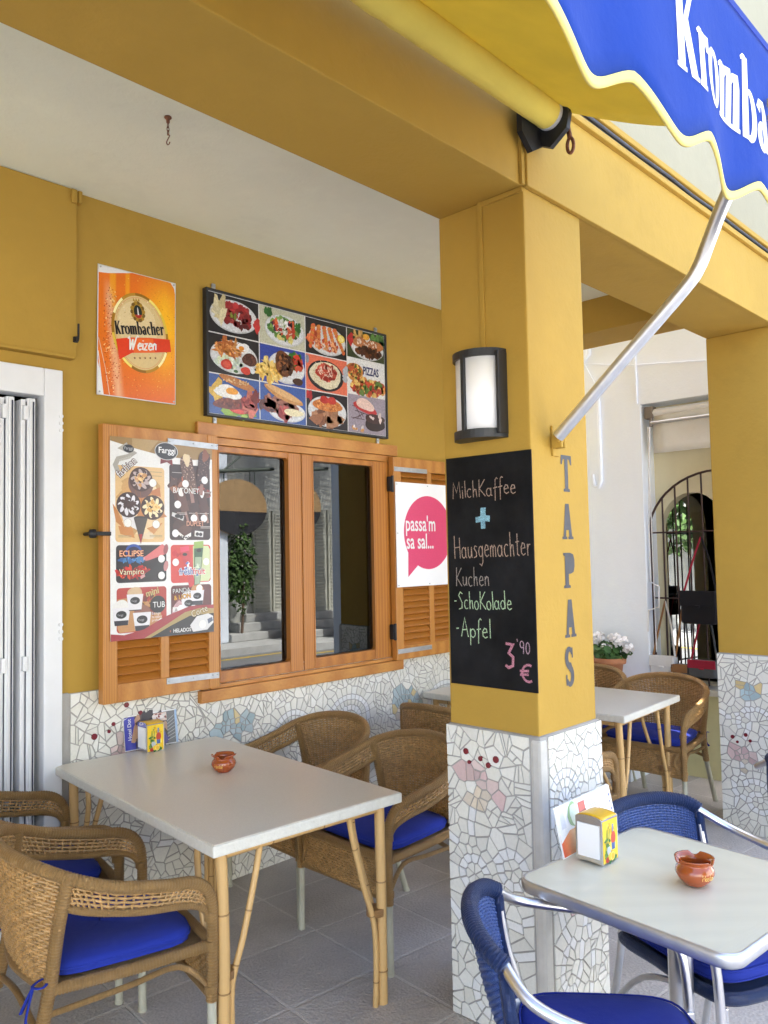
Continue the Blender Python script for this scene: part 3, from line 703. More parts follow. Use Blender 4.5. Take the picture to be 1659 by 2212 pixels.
f2 = (([[(.165, .72), (.16, .66), (.165, .60), (.15, .56)], arc(.2, .62, .09, .08, 200, -40, 14), [(.02, .66), (.06, .64), (.1, .66)], [(.07, .27), (.08, .22), (.12, .2)], spiral(.2, .2, .03, .12, 90, 560), [(.12, .38), (.12, .33), (.11, .28)]],
       [([(.115, .815), (.215, .82), (.2, .76), (.165, .72), (.13, .76)], [(.40, .53, .58), (.44, .56, .60)]), ([(.105, .835), (.225, .84), (.22, .815), (.11, .81)], [(.68, .54, .28)]), ([(.05, .43), (.09, .47), (.15, .475), (.2, .43), (.15, .40), (.1, .40)], PINK), ([(.09, .40), (.15, .40), (.13, .33), (.11, .33)], SAND)],
       [(.074, .53, .011), (.1, .505, .008), (.147, .55, .011), (.17, .52, .009)]), ([], [], []))
p2 = pillar(X2, f2, None, 21)
p0 = pillar(-2.64, (([], [], []), ([], [], [])), None, 31)
# vertical lettering on the street face
c = Canvas(lambda u, v, d: (u, PY0-.0012-d, v))
for ch, z0, z1, xa, xb in (('T', 1.806, 1.934, 2.444, 2.511), ('A', 1.640, 1.764, 2.442, 2.508), ('P', 1.471, 1.593, 2.440, 2.513), ('A', 1.301, 1.431, 2.440, 2.507), ('S', 1.136, 1.267, 2.434, 2.490)):
    wd, st = SLAB[ch]
    for pts, ww in st:
        q = [(xa+p[0]*(xb-xa)/.62, z0+p[1]*(z1-z0)) for p in pts]
        if ww == 'P': c.poly(q, (1, 1, 1), 0)
        else: c.stroke(q, [e*(z1-z0)*.8 for e in ww] if isinstance(ww, list) else ww*(z1-z0), (1, 1, 1), 0)
c.build('lettering', M['letter'], p1)

# window
b = MB(); b.box((2.222, WY-.026, 2.207), (3.672, WY, 2.274), .004); b.box((2.222, WY-.042, .897), (3.672, WY, .955), .004)
b.box((2.235, WY-.02, .957), (2.284, WY+.1, 2.205), .003); b.box((3.60, WY-.02, .957), (3.645, WY+.1, 2.205), .003); b.box((2.285, WY-.014, 2.168), (3.599, WY+.1, 2.206), .003); b.box((2.285, WY-.028, .956), (3.599, WY+.1, .975), .003)
win = b.build('window', M['pine'], cafe)
b = MB()
for p, q in (((2.272, WY+.10, .952), (2.29, WY+.25, 2.198)), ((3.58, WY+.10, .952), (3.598, WY+.25, 2.198)), ((2.29, WY+.10, .952), (3.58, WY+.25, .97)), ((2.29, WY+.10, 2.18), (3.58, WY+.25, 2.198))): b.box(p, q)
b.build('shade_lining', pm('shade_lining_paint', (.05, .03, .015), .6), win)  # added dark boards, make the ochre reveal read as shade through the panes
for (a, q, ga, gb) in ((2.287, 2.894, 2.347, 2.802), (2.899, 3.597, 2.976, 3.456)):
    b = MB(); y0, y1 = WY-.017, WY+.04
    b.box((a, y0, .977), (ga, y1, 2.166), .006); b.box((gb, y0, .977), (q, y1, 2.166), .006); b.box((ga, y0+.001, .977), (gb, y1, 1.036), .005); b.box((ga, y0+.001, 2.132), (gb, y1, 2.166), .005)
    for cx, sx in ((ga, 1), (gb, -1)):
        for cz, sz in ((1.036, 1), (2.132, -1)):
            b.prism([(cx, cz)]+[(cx+sx*.02-sx*.02*math.sin(R(k*18)), cz+sz*.02-sz*.02*math.cos(R(k*18))) for k in range(6)], lambda u, v, d: (u, WY-.015-d, v), 0, -.04)
    b.box((ga-.004, y0-.004, 1.028), (ga+.003, y0+.01, 2.14), .002); b.box((gb-.003, y0-.004, 1.028), (gb+.004, y0+.01, 2.14), .002)
    sash = b.build('sash', M['pine_dark'], win)
    b = MB(); b.box((ga-.01, WY+.018, 1.03), (gb+.01, WY+.022, 2.14), 0, Matrix.Rotation(R(-2.7 if ga > 2.9 else 0), 4, 'Z')); b.build('pane', M['glass'], win)
for z in (2.03, 1.13):
    b = MB(); b.box((3.575, WY-.05, z-.045), (3.60, WY-.02, z+.045), .003); b.tube([(3.588, WY-.055, z-.05), (3.588, WY-.055, z+.05)], .009, 8); b.build('hinge', M['black_iron'], win)
def shutter(x0, x1, xm, z0, z1, y0, y1, label):
    b = MB(); sw, m = .068, .022
    b.box((x0, y0, z0), (x0+sw, y1, z1), .004); b.box((x1-.06, y0, z0), (x1, y1, z1), .004); b.box((xm-m, y0+.002, z0+.08), (xm+m, y1-.002, z1-.08), .003)
    b.box((x0+sw, y0+.001, z0), (x1-.06, y1-.001, z0+.08), .003); b.box((x0+sw, y0+.001, z1-.08), (x1-.06, y1-.001, z1), .003)
    s = b.build('shutter', M['pine'], cafe); s['label'] = label
    b = MB(); z = z0+.095
    while z < z1-.1:
        for a, q in ((x0+sw, xm-m), (xm+m, x1-.06)):
            b.box((a-.004, (y0+y1)/2-.022, z-.004), (q+.004, (y0+y1)/2+.022, z+.006), .003, Matrix.Rotation(R(48), 4, 'X'))
        z += .0385
    b.build('louvre', M['pine_dark'], s); return s
sL = shutter(1.70, 2.303, 2.005, .972, 2.203, 3.322, 3.366, 'left shutter folded flat on the wall')
sR = shutter(3.592, 4.23, 3.93, .958, 2.197, 3.338, 3.378, 'right shutter folded flat on the wall')
def strap(s, xa, xb, z, y, rot=0):
    b = MB(); b.box((xa, y-.003, z-.014), (xb, y, z+.014), .001, Matrix.Rotation(R(rot), 4, 'Y'))
    for k in (.04, .5, .88, .97): b.lathe([(.0, .0), (.006, 0), (.005, .003), (0, .004)], (xa+(xb-xa)*k, y-.003, z), 8)
    b.build('metal_strap', M['zinc'], s)
strap(sL, 2.01, 2.298, 1.033, 3.3215, 1); strap(sL, 2.02, 2.30, 2.148, 3.318, 1); strap(sR, 3.597, 3.905, 2.122, 3.3375); strap(sR, 3.60, 3.915, 1.01, 3.3375)
b = MB(); b.tube([(1.655, WY, 1.715), (1.655, 3.33, 1.715)], .008, 8); b.lathe([(0, -.02), (.014, -.018), (.02, 0), (.014, .018), (0, .02)], (1.655, 3.325, 1.715), 12); b.box((1.66, 3.312, 1.706), (1.735, 3.322, 1.724), .003)
b.build('shutter_catch', M['black_iron'], sL)

# roller-shutter box cover, upper left
b = MB(); b.box((-.2, WY-.035, 2.487), (1.603, WY, 3.236), .006); b.box((-.2, WY-.05, 2.475), (1.59, WY, 2.49), .004); b.box((1.573, WY-.05, 3.17), (1.60, WY-.035, 3.232), .006); b.box((1.608, WY-.04, 3.18), (1.628, WY, 3.236), .006)
bx = b.build('shutter_box', M['ochre'], cafe)
b = MB(); b.box((1.583, WY-.05, 2.55), (1.603, WY-.036, 2.575), .003); b.tube([(1.598, WY-.06, 2.63), (1.598, WY-.058, 2.565), (1.59, WY-.066, 2.555), (1.585, WY-.07, 2.57)], .005, 6, smooth=3); b.build('latch', M['black_iron'], bx)
# folding door, white lacquered
b = MB(); b.box((1.463, WY-.03, 0), (1.543, WY+.06, 2.42), .006); b.box((.3, WY-.03, 2.30), (1.4625, WY+.06, 2.42), .006)
for z in (2.22, 2.19, 2.16, 1.33, 1.30, 1.27):
    b.lathe([(0, .006), (.008, .004), (.01, 0)], (1.532, 0, 0), 10, lambda r, zz, a: (r, zz)) if False else b.tube([(1.534, WY-.036, z), (1.534, WY-.03, z)], .009, 10)
door = b.build('folding_door', M['white_alu'], cafe)
for k in range(8):
    x = 1.43-k*.082; b = MB(); yy = WY+.03+(.012 if k % 2 else 0)
    b.box((x-.034, yy-.05, .05), (x, yy+.5, 2.285), .005); b.box((x-.055, yy-.035, .05), (x-.035, yy+.5, 2.28), .004); b.box((x-.026, yy-.056, .05), (x-.018, yy-.05, 2.28), .002)
    lf = b.build('door_leaf', M['white_alu'], door)
    b = MB(); b.box((x-.0353, yy-.042, .06), (x-.0342, yy-.036, 2.27)); b.box((x-.012, yy-.0535, .06), (x-.007, yy-.05, 2.27)); b.build('rubber_seal', M['rubber'], lf)
    for z in (2.22, 1.18, .3): b = MB(); b.box((x-.052, yy-.06, z-.03), (x-.036, yy-.036, z+.03), .003); b.build('hinge', M['white_alu'], lf)
b = MB(); b.box((.3, WY-.04, .001), (1.46, WY+.02, .012), .003); b.build('door_track', M['alu_dull'], door)
b = MB(); b.box((1.545, WY-.012, 0), (1.578, WY, 1.035), .003); b.build('mortar_strip', M['grout'], cafe)

# ------------------------------------------------------------------ white house at the end of the terrace
wh = thing('white_house', 'white rendered house with recessed barred arched shop window behind the far table', 'building', (5.9, 2.5, 0))
HX = 5.6
b = MB(); b.box((HX, 2.70, 0), (9, 8, 6)); b.box((HX, 0.2, 2.67), (9, 2.70, 6)); b.box((HX, .2, 0), (9, 1.2, 2.67)); b.build('front_wall', M['white_wall'], wh)
b = MB()
gl_open = [(2.66, .63), (2.66, 1.76)]+[(2.43+.23*math.cos(R(k*15)), 1.76+.25*math.sin(R(k*15))) for k in range(1, 12)]+[(2.20, 1.76), (2.20, .63)]
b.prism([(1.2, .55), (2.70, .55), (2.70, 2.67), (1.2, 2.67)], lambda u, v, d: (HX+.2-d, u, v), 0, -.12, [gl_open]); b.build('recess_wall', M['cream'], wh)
b = MB(); b.box((HX+.567, 1.85, .12), (HX+.573, 2.77, 2.2), 0, Matrix.Rotation(R(40), 4, 'Z')); b.build('shop_pane', M['shop_glass'], wh)
b = MB()
for p, q in (((HX+1.5, 1.25, .1), (HX+1.55, 2.9, 2.6)), ((HX+.34, 2.9, .1), (HX+1.5, 2.95, 2.6)), ((HX+.34, 1.2, .1), (HX+1.5, 1.25, 2.6)), ((HX+.34, 1.25, 2.6), (HX+1.5, 2.9, 2.65)), ((HX+.34, 1.25, .05), (HX+1.5, 2.9, .1))): b.box(p, q)
b.build('shop_interior', pm('shop_wall', (.6, .58, .54), .9), wh)
b = MB(); b.box((HX+.04, 1.2, 0), (HX+.32, 2.70, .58)); b.build('low_wall', M['pale_yellow'], wh)
b = MB(); b.box((HX-.02, 1.2, .58), (HX+.32, 2.70, .62), .006); b.build('sill', M['stone_edge'], wh)
b = MB(); b.box((HX-.38, 2.68, 0), (HX, 3.2, .6), .01); b.build('plinth', M['white_wall'], wh)
# grille
b = MB(); gx = HX+.1; A = lambda y: 1.68+math.sqrt(max(0, .52**2-(y-2.2)**2))*.9
for k in range(11):
    y = 2.70-.0975*k
    if 1.68 < y: b.tube([(gx, y, .63), (gx, y, A(y))], .0065 if k else .014, 6)
for z in (.72, 1.24, 1.72): b.tube([(gx, 2.71, z), (gx, 1.68, z)], .006, 6)
b.tube([(gx, 2.2+.52*math.cos(R(k*7.5)), 1.68+.468*math.sin(R(k*7.5))) for k in range(25)], .009, 6)
b.build('window_grille', pm('brown_iron', (.045, .022, .02), .5, .3), wh)
# roller blind
b = MB(); b.tube([(HX+.05, 2.66, 2.60), (HX+.05, 1.3, 2.60)], .03, 14); b.build('blind_box', M['white_alu'], wh)
b = MB(); b.sheet([[(HX+.03+.004*math.sin(j*1.3+i), 2.62-.1*i, 2.60-.30*j/6) for j in range(7)] for i in range(14)], .003); b.build('blind', fabric('white_blind_cloth', (.8, .8, .78), .2), wh)
b = MB(); b.tube([(HX+.02, 2.63, 2.525), (HX+.02, 1.3, 2.525)], .012, 8); b.build('blind_rail', M['alu_dull'], wh)
b = MB(); b.box((HX+.02, 2.61, 2.56), (HX+.08, 2.68, 2.65), .008); b.tube([(HX+.03, 2.63, 2.56), (HX+.02, 2.63, 2.5)], .012, 8); b.build('blind_bracket', pm('weathered_bracket', (.22, .19, .165), .6, .3), wh)
b = MB(); b.tube([(HX+.02, 2.64, 2.5), (HX+.03, 2.68, 1.75), (HX+.03, 2.68, 1.36), (HX+.0, 2.605, 1.33), (HX+.0, 2.61, 1.18), (HX+.0, 2.69, 1.155), (HX+.0, 2.70, 1.0)], .006, 6); b.build('blind_crank', M['white_alu'], wh)
b = MB(); b.tube([(HX+.02, 2.655, 2.5), (HX+.04, 2.66, .85)], .004, 6); b.build('blind_cord', M['white_alu'], wh)
for pts, r, nm in (([(HX-.012, 3.03, 2.82), (HX-.012, 3.03, 2.13), (HX-.012, 3.05, 2.08), (HX-.012, 3.09, 2.09), (HX-.012, 3.10, 2.18)], .014, 'conduit'), ([(HX-.012, 3.10, 3.4), (HX-.012, 3.10, 3.12), (HX-.02, 3.16, 3.06), (HX-.012, 3.2, 3.06)], .018, 'conduit'),
                   ([(HX-.008, 2.72, 3.05), (HX-.008, 2.72, 2.68)], .008, 'conduit'), ([(HX-.008, 3.16, 3.06), (HX-.006, 2.9, 3.0), (HX-.006, 2.72, 2.97), (HX-.006, 2.2, 2.91)], .004, 'wire'), ([(HX-.01, 3.14, 3.05), (HX-.02, 3.06, 2.9), (HX-.012, 3.03, 2.82)], .005, 'wire')):
    b = MB(); b.tube(pts, r, 8); b.build(nm, M['white_wall'], wh)

# bags hanging on the grille
def bag(label, y, ztop, bw, zt, zb, main, flap, strapm, th=.09):
    t = thing('shoulder_bag', label, 'bag', (gx-.06, y, zb))
    b = MB(); b.box((gx-.12, y-bw, zb), (gx-.12+th, y+bw, zt), .02); b.build('body', M[main], t)
    b = MB(); b.box((gx-.128, y-bw*.98, zt-(zt-zb)*.45), (gx-.121, y+bw*.98, zt+.004), .003); b.box((gx-.136, y-.02, zt-(zt-zb)*.5), (gx-.128, y+.015, zt-(zt-zb)*.42), .003); b.build('flap', M[flap], t)
    for s in (-1, 1):
        b = MB(); b.tube([(gx-.02, y, ztop), (gx-.03, y+s*bw*.45, (ztop+zt)/2+.03), (gx-.07, y+s*bw*.9, zt)], .008, 6, smooth=4, flat=.4); b.build('strap', M[strapm if s > 0 else main], t)
bag('black canvas shoulder bag with red strap hanging high on the window bars', 2.32, 1.68, .125, 1.30, 1.07, 'bag_black', 'bag_black', 'bag_red')
bag('white canvas shoulder bag hanging low at the left of the window bars', 2.60, 1.22, .09, .83, .67, 'bag_white', 'bag_white', 'bag_tan')
bag('red and grey shoulder bag hanging low under the black bag', 2.31, 1.22, .10, .82, .70, 'bag_grey', 'bag_red', 'bag_red')
bag('tan strapped grey bag hanging between the white bag and the red one', 2.47, 1.20, .06, .78, .66, 'bag_grey', 'bag_tan', 'bag_tan')

# geranium
t = thing('potted_geranium', 'white flowering geranium in a terracotta pot against the white wall', 'potted plant', (5.42, 2.93, .6))
b = MB(); b.lathe([(.07, 0), (.085, .02), (.105, .17), (.125, .175), (.13, .215), (.118, .218), (.108, .18), (.1, .16)], (5.42, 2.93, .6), 28); b.build('pot', M['clay'], t)
b = MB(); b.lathe([(.001, .17), (.06, .175), (.106, .17)], (5.42, 2.93, .6), 16); b.build('soil', M['soil'], t)
def leaves(b, cen, rad, n, size, rg, disc=True):
    for _ in range(n):
        while True:
            p = Vector((rg.uniform(-1, 1), rg.uniform(-1, 1), rg.uniform(-1, 1)))
            if .25 < p.length < 1: break
        q = Vector(cen)+Vector((p.x*rad[0], p.y*rad[1], p.z*rad[2])); nn = (p+Vector((rg.uniform(-.7, .7), rg.uniform(-.7, .7), rg.uniform(0, 1)))).normalized()
        x = nn.orthogonal().normalized(); x.rotate(Matrix.Rotation(rg.uniform(0, 6.3), 3, nn)); y = nn.cross(x); z = size*rg.uniform(.6, 1.3); m = 7 if disc else 4
        b.face([q+(x*math.cos(2*PI*k/m)+y*math.sin(2*PI*k/m)*(.9 if disc else .45))*z*(1 if k else .75)+nn*.15*z*math.cos(4*PI*k/m) for k in range(m)])
rg = random.Random(5)
b = MB(); b.smooth = True; leaves(b, (5.42, 2.92, .86), (.12, .15, .07), 150, .028, rg)
for (y, z) in ((3.0, .93), (2.82, .93), (2.93, .9), (2.74, .85), (2.95, .95)): b.tube([(5.42, 2.93, .78), (5.41, (y+2.93)/2, .85), (5.40, y, z)], .004, 5)
b.build('foliage', M['leaf'], t)
for (y, z, r) in ((3.02, .95, .05), (2.98, .97, .04), (2.81, .95, .055), (2.86, .97, .04), (2.92, .88, .05), (2.75, .90, .04), (3.04, .91, .035)):
    b = MB(); leaves(b, (5.38, y, z), (r*.9, r*1.15, r*.85), 64, .016, rg); b.build('flower', M['petal'], t)

# ------------------------------------------------------------------ awning
aw = thing('awning', 'yellow awning with scalloped blue lettered valance folded out above the pillar', 'awning', (2.3, 1.4, 3.06))
AX0, AX1, VY = -1.2, 2.37, .60
b = MB(); n = 90; pts = [(AX0+(2.295-AX0)*k/n, 1.395, 3.062) for k in range(n+1)]
def rr(t):
    x = AX0+(2.315-AX0)*t; q = max(0, min(1, (1.75-x)/.5)); return .049+q*(.004*math.sin(x*61)+.003*math.sin(x*97+1))
b.tube(pts, rr, 28); b.build('roll', M['roll_cloth'], aw)
b = MB(); b.tube([(2.294, 1.395, 3.062), (2.31, 1.395, 3.062)], .05, 28); b.build('roll_cap', M['white_alu'], aw)
b = MB(); G = []
for i in range(41):
    x = AX0+(AX1-AX0)*i/40; row = []
    for j in range(13):
        s = j/12; y = 1.40+(VY-1.40)*s; z = 3.108+(2.775-3.108)*s-.05*math.sin(PI*s)*(.75+.25*math.sin(x*3.1))
        row.append((x, y, z))
    G.append(row)
b.sheet(G, .002); b.build('canopy', M['awning_y'], aw)
b = MB(); b.tube([(AX0, VY+.03, 2.752), (AX1, VY+.03, 2.752)], .02, 12); b.build('front_bar', M['alu'], aw)
PITCH = .297
def zlow(x): t = ((x-1.863)/PITCH) % 1; return 2.396-.056*(.5-.5*math.cos(2*PI*t))**.72
def vrip(x, z): return .012*math.sin(x*11+1.2)*(2.78-z)/.38+.006*math.sin(x*23+z*5)*(2.78-z)/.38
b = MB(); G = []; N = 240
for i in range(N+1):
    x = AX0+(AX1-AX0)*i/N; zl = zlow(x)+.012; G.append([(x, VY+vrip(x, 2.785+(zl-2.785)*j/8), 2.785+(zl-2.785)*j/8) for j in range(9)])
b.sheet(G, .002); va = b.build('valance', M['awning_b'], aw)
b = MB(); b.sheet([[(AX0+(AX1-AX0)*i/60, VY-.0035, 2.762+q) for q in (0, .003)] for i in range(61)], .001); b.build('seam', M['cushion'], va)
b = MB(); b.sheet([[(x, VY+vrip(x, zlow(x)+q*.0185)-.001, zlow(x)+q*.0185) for q in (0, .35, .7, 1)] for x in [AX0+(AX1-AX0)*i/N for i in range(N+1)]], .0065); b.build('trim', M['trim_y'], va)
c = Canvas(lambda u, v, d: (u, VY+vrip(u, v)-.0022-d, v))
x = 1.437; hh = .118
c.glyphs(SERIF, 'Krombacher', x, 2.497, hh, (1, 1, 1), 0, 1.0, .80, .045)
def emblem(c, cx, cy, r, lay, g=((.55, .40, .06), (.30, .20, .03))):
    """small crest: gilt scrolls round an oval with a white tower over red ground"""
    for k in range(14):
        a = 2*PI*k/14; c.ell(cx+math.cos(a)*r*.75, cy+math.sin(a)*r*1.05, r*.22, r*.26, g[k % 2], lay, a, 10)
    for dx in (-.3, 0, .3): c.poly([(cx+(dx-.14)*r, cy+1.25*r), (cx+(dx+.14)*r, cy+1.25*r), (cx+dx*1.2*r, cy+1.65*r)], g[0], lay)
    c.ell(cx, cy, r*.62, r*.88, g[0], lay+1); c.ell(cx, cy, r*.52, r*.78, (.01, .02, .015), lay+2)
    c.poly([(cx-r*.44, cy-r*.36)]+[(cx+r*.52*math.cos(R(a)), cy+r*.78*math.sin(R(a))) for a in range(208, 333, 10)]+[(cx+r*.44, cy-r*.36)], (.45, .03, .02), lay+3)
    c.poly([(cx-r*.1, cy-r*.4), (cx+r*.1, cy-r*.4), (cx+r*.06, cy+r*.35), (cx, cy+r*.55), (cx-r*.06, cy+r*.35)], (.8, .8, .78), lay+4)
emblem(c, .98, 2.60, .075, 0)
o = c.build('lettering', M['awning_letter'], va)
for k in range(len(o.data.attributes['Col'].data)): pass
b = MB()   # torn mark on the print
rg = random.Random(4)
for k in range(9): b.box((1.918+rg.uniform(0, .016), VY-.012, 2.56+k*.008), (1.924+rg.uniform(0.004, .016), VY-.008, 2.572+k*.008), .001)
b.build('torn_patch', pm('torn_patch', (.12, .11, .09), .9, 0, .6, 90), va)
# folding arm, its bracket on the pillar, and the roll bracket
b = MB(); P = [(2.365, 1.435, 1.985), (2.36, 1.20, 2.19), (2.355, .985, 2.375), (2.352, .935, 2.43), (2.349, .90, 2.50), (2.344, .85, 2.60), (2.338, .78, 2.70), (2.335, .64, 2.765)]
b.tube(P, .0205, 14, smooth=8); arm = b.build('arm', M['alu_dull'], aw)
b = MB(); b.box((2.385, PY0-.008, 1.925), (2.425, PY0, 2.03), .003); b.box((2.378, PY0-.045, 1.95), (2.392, PY0-.006, 1.995), .004); b.box((2.40, PY0-.045, 1.95), (2.412, PY0-.006, 1.995), .004)
b.tube([(2.365, PY0-.035, 1.975), (2.42, PY0-.035, 1.975)], .008, 10); b.build('arm_bracket', M['ochre'], aw)
b = MB()
b.prism([(PY0-.02, 3.09), (PY0-.02, 2.985), (1.40, 2.955), (1.335, 3.0), (1.325, 3.05), (1.34, 3.10), (1.39, 3.115)], lambda u, v, d: (2.312-d, u, v), 0, -.02)
b.prism([(2.20, 3.10), (2.20, 2.985), (2.26, 2.935), (2.345, 2.985), (2.345, 3.10)], lambda u, v, d: (u, PY0-.042+d, v), 0, .02); b.tube([(2.332, 1.39, 3.055), (2.368, 1.39, 3.055)], .034, 16); rb = b.build('roll_bracket', M['black_iron'], aw)
b = MB(); b.tube([(2.363, 1.36, 3.03), (2.363, 1.352, 2.985)], .009, 8); b.tube([(2.363, 1.352+.012*math.cos(R(a)), 2.962+.026*math.sin(R(a))) for a in range(0, 360, 20)], .006, 6, closed=True); b.build('crank_eye', M['rust'], rb)

# ------------------------------------------------------------------ wall lamp on the pillar
lp = thing('wall_lamp', 'black half round wall lamp with white diffuser above the chalkboard', 'lamp', (X1, 1.668, 2.145))
cyy = 1.668
half = lambda rx, ry, n=20: [(-rx*math.sin(PI*k/n), ry*math.cos(PI*k/n)) for k in range(n+1)]
b = MB()
for z0, z1 in ((1.988, 2.018), (2.266, 2.292)):
    b.prism([(X1+p[0], cyy+p[1]) for p in half(.098, .104)], lambda u, v, d: (u, v, d), z0, z1)
b.box((X1-.052, cyy-.106, 2.0), (X1, cyy-.094, 2.28), .002); b.box((X1-.012, cyy+.092, 2.0), (X1, cyy+.104, 2.28), .002)
for a in (84,):
    px, py = X1-.093*math.sin(R(a)), cyy+.098*math.cos(R(a)); b.box((px-.009, py-.007, 2.015), (px+.004, py+.007, 2.28), .002)
b.build('lamp_frame', M['lamp_black'], lp)
b = MB(); b.smooth = True; H = half(.086, .092, 24); b.sheet([[(X1+p[0], cyy+p[1], z) for z in (2.0, 2.29)] for p in H], .004); b.build('diffuser', M['opal'], lp)

# ------------------------------------------------------------------ chalkboard
cb = thing('chalkboard', 'black chalkboard with chalk cake offer on the pillar below the lamp', 'chalkboard', (X1, 1.66, 1.54))
BY0 = 1.836
b = MB(); b.prism([(0, 1.138), (.362, 1.138), (.362, 1.938), (0, 1.940)], lambda u, v, d: (X1-d, BY0-u, v), .004, 0); b.build('board', M['chalkboard'], cb)
c = Canvas(lambda u, v, d: (X1-.0046-d, BY0-u, v))
sal = (.50, .36, .28); mint = (.55, .75, .48); pinkc = (.68, .28, .36)
c.glyphs(HAND, 'MilchKaffee', BY0-1.807, 1.792, .060, sal, 0, 1, .94, .06, wob=.03, rot=.02)
c.poly([(.127, 1.723), (.148, 1.726), (.150, 1.755), (.172, 1.755), (.171, 1.728), (.189, 1.726), (.187, 1.705), (.169, 1.708), (.168, 1.683), (.150, 1.682), (.149, 1.706), (.128, 1.704)], (.30, .58, .72), 0)
c.glyphs(HAND, 'Hausgemachter', BY0-1.807, 1.580, .082, sal, 0, .75, .62, .07, wob=.03, rot=.02)
c.glyphs(HAND, 'Kuchen', BY0-1.803, 1.484, .066, (.42, .36, .32), 0, .9, .78, .06, wob=.03)
c.glyphs(HAND, '-SchoKolade', BY0-1.811, 1.400, .062, mint, 0, 1, .80, .06, wob=.03, rot=.03)
c.glyphs(HAND, '-Apfel', BY0-1.806, 1.305, .066, mint, 0, 1.05, .92, .07, wob=.03)
c.glyphs(HAND, '3', BY0-1.600, 1.212, .082, pinkc, 0, 2.1, .95); c.glyphs(HAND, "'90", BY0-1.552, 1.262, .044, (.6, .40, .48), 0, 1.4, .95, .1)
c.glyphs(HAND, 'E', BY0-1.538, 1.172, .066, pinkc, 0, 2.2, 1.15)
c.build('chalk_writing', M['chalk'], cb)

# ------------------------------------------------------------------ signs on the wall
# 1 tin beer sign
BX, BZ, BW, BH = 1.716, 2.341, .400, .602
ts = thing('tin_sign', 'orange tin beer sign with oval gold label, left of the picture board', 'sign', (BX, WY-.02, BZ))
warp = lambda u, v: -.012*v/BH+.004*u/BW
fnb = lambda u, v, d: (BX+u-.012*(1-v/BH), WY-.014-d-warp(u, v), BZ+v)
b = MB(); b.sheet([[fnb(BW*i/10, BH*j/14, 0) for j in range(15)] for i in range(11)], .0015); b.build('tin_plate', M['white_alu'], ts)
def beer(u, v):
    base = Vector(srgb(236, 120, 22)); yel = Vector(srgb(255, 190, 30)); red = Vector(srgb(214, 92, 24)); pale = Vector(srgb(240, 200, 160))
    k = max(0, 1-abs(u-.86)*2.6)*max(0, 1-abs(v-.62)*1.7); cc = base.lerp(yel, min(1, k*1.3)); cc = cc.lerp(red, max(0, .32-v)*1.6+max(0, v-.85)*2)
    bb = .10+.16*(1-v); k = max(0, 1-abs(u-bb)/.08)*(1 if v < .75 else max(0, 1-(v-.75)*6)); cc = cc.lerp(pale, k*.75)
    for q in (.17, .36): cc = cc.lerp(yel, .5 if (abs(u-q-.05*(1-v)) < .03 and v > .68) else 0)
    return tuple(cc)
c = Canvas(fnb); e = .004
c.grad(e, e, BW-e, BH-e, beer, 40, 56, 3)
wh_ = (.8, .8, .8)
c.poly([(e, BH-e), (e, BH*.935), (.05, BH*.945), (.15, BH*.985), (.17, BH-e)], wh_, 5); c.poly([(BW-e, BH-e), (BW-.03, BH-e), (BW-.01, BH-.03), (BW-e, BH-.06)], wh_, 5)
c.poly([(e, e), (.028, e), (.012, .12), (e, .15)], wh_, 5); c.stroke([(.03, e), (.018, .09), (.004, .2)], .004, wh_, 6); c.stroke([(.06, e), (.04, .12), (.006, .26)], .003, (.75, .6, .45), 6)
c.blobs([srgb(190, 80, 20), srgb(255, 215, 150), srgb(200, 90, 25)], 260, .07, .27, .045, .26, .0026, 6, (1, 1.2), 3, .05, 7)
c.blobs([srgb(200, 100, 20), srgb(255, 200, 90)], 260, .22, .3, .2, .29, .0018, 6, (1, 1.2), 4, .05, 6)
rt = R(9); cxl, cyl = .212, .318
lab = Canvas(lambda u, v, d: fnb(cxl+u*math.cos(rt)-v*math.sin(rt), cyl+u*math.sin(rt)+v*math.cos(rt), d+.0032))
gold = [srgb(232, 200, 70), srgb(250, 232, 120), srgb(150, 105, 20), srgb(190, 140, 40), srgb(255, 245, 180), srgb(170, 120, 25)]
lab.ell(0, 0, .143, .187, srgb(200, 150, 45), 0, 0, 48); lab.ring(0, 0, .145, .189, .012, gold*2, 1, 60)
lab.ell(0, 0, .131, .175, srgb(222, 196, 140), 2, 0, 48); lab.ring(0, 0, .126, .169, .0015, srgb(220, 120, 50), 3, 48); lab.ell(-.01, .03, .10, .12, srgb(230, 208, 158), 3, 0, 40)
lab.blobs([srgb(245, 235, 205), srgb(200, 170, 110)], 150, 0, .03, .12, .15, .0018, 4, (1, 1.2), 6, .05, 7)
emblem(lab, 0, .10, .040, 5, (srgb(176, 136, 40), srgb(120, 88, 28)))
lab.glyphs(SERIF, 'Krombacher', -.128, -.008, .040, (.008, .008, .014), 8, 1.0, .745, .05)
lab.poly([(-.130, -.030), (-.06, -.022), (.05, -.022), (.150, -.028), (.148, -.088), (.05, -.092), (-.06, -.094), (-.128, -.125)], srgb(226, 62, 24), 6); lab.poly([(-.06, -.025), (.06, -.025), (.06, -.09), (-.05, -.093)], srgb(240, 105, 35), 7)
lab.glyphs(HAND, 'Weizen', -.082, -.080, .062, (.85, .85, .82), 9, 2.2, .86, .02, shear=.22)
for k in range(5): lab.star(-.05+.027*k, -.118, .007, srgb(110, 60, 20), 7)
c.build('print', M['print'], ts); lab.build('label', M['print'], ts)
b = MB()
for u, v in ((.012, BH-.012), (BW-.012, BH-.012), (.012, .014), (BW-.012, .014)): p = fnb(u, v, .0018); b.tube([p, (p[0], p[1]-.004, p[2])], .004, 8)
b.build('screw', M['zinc'], ts)

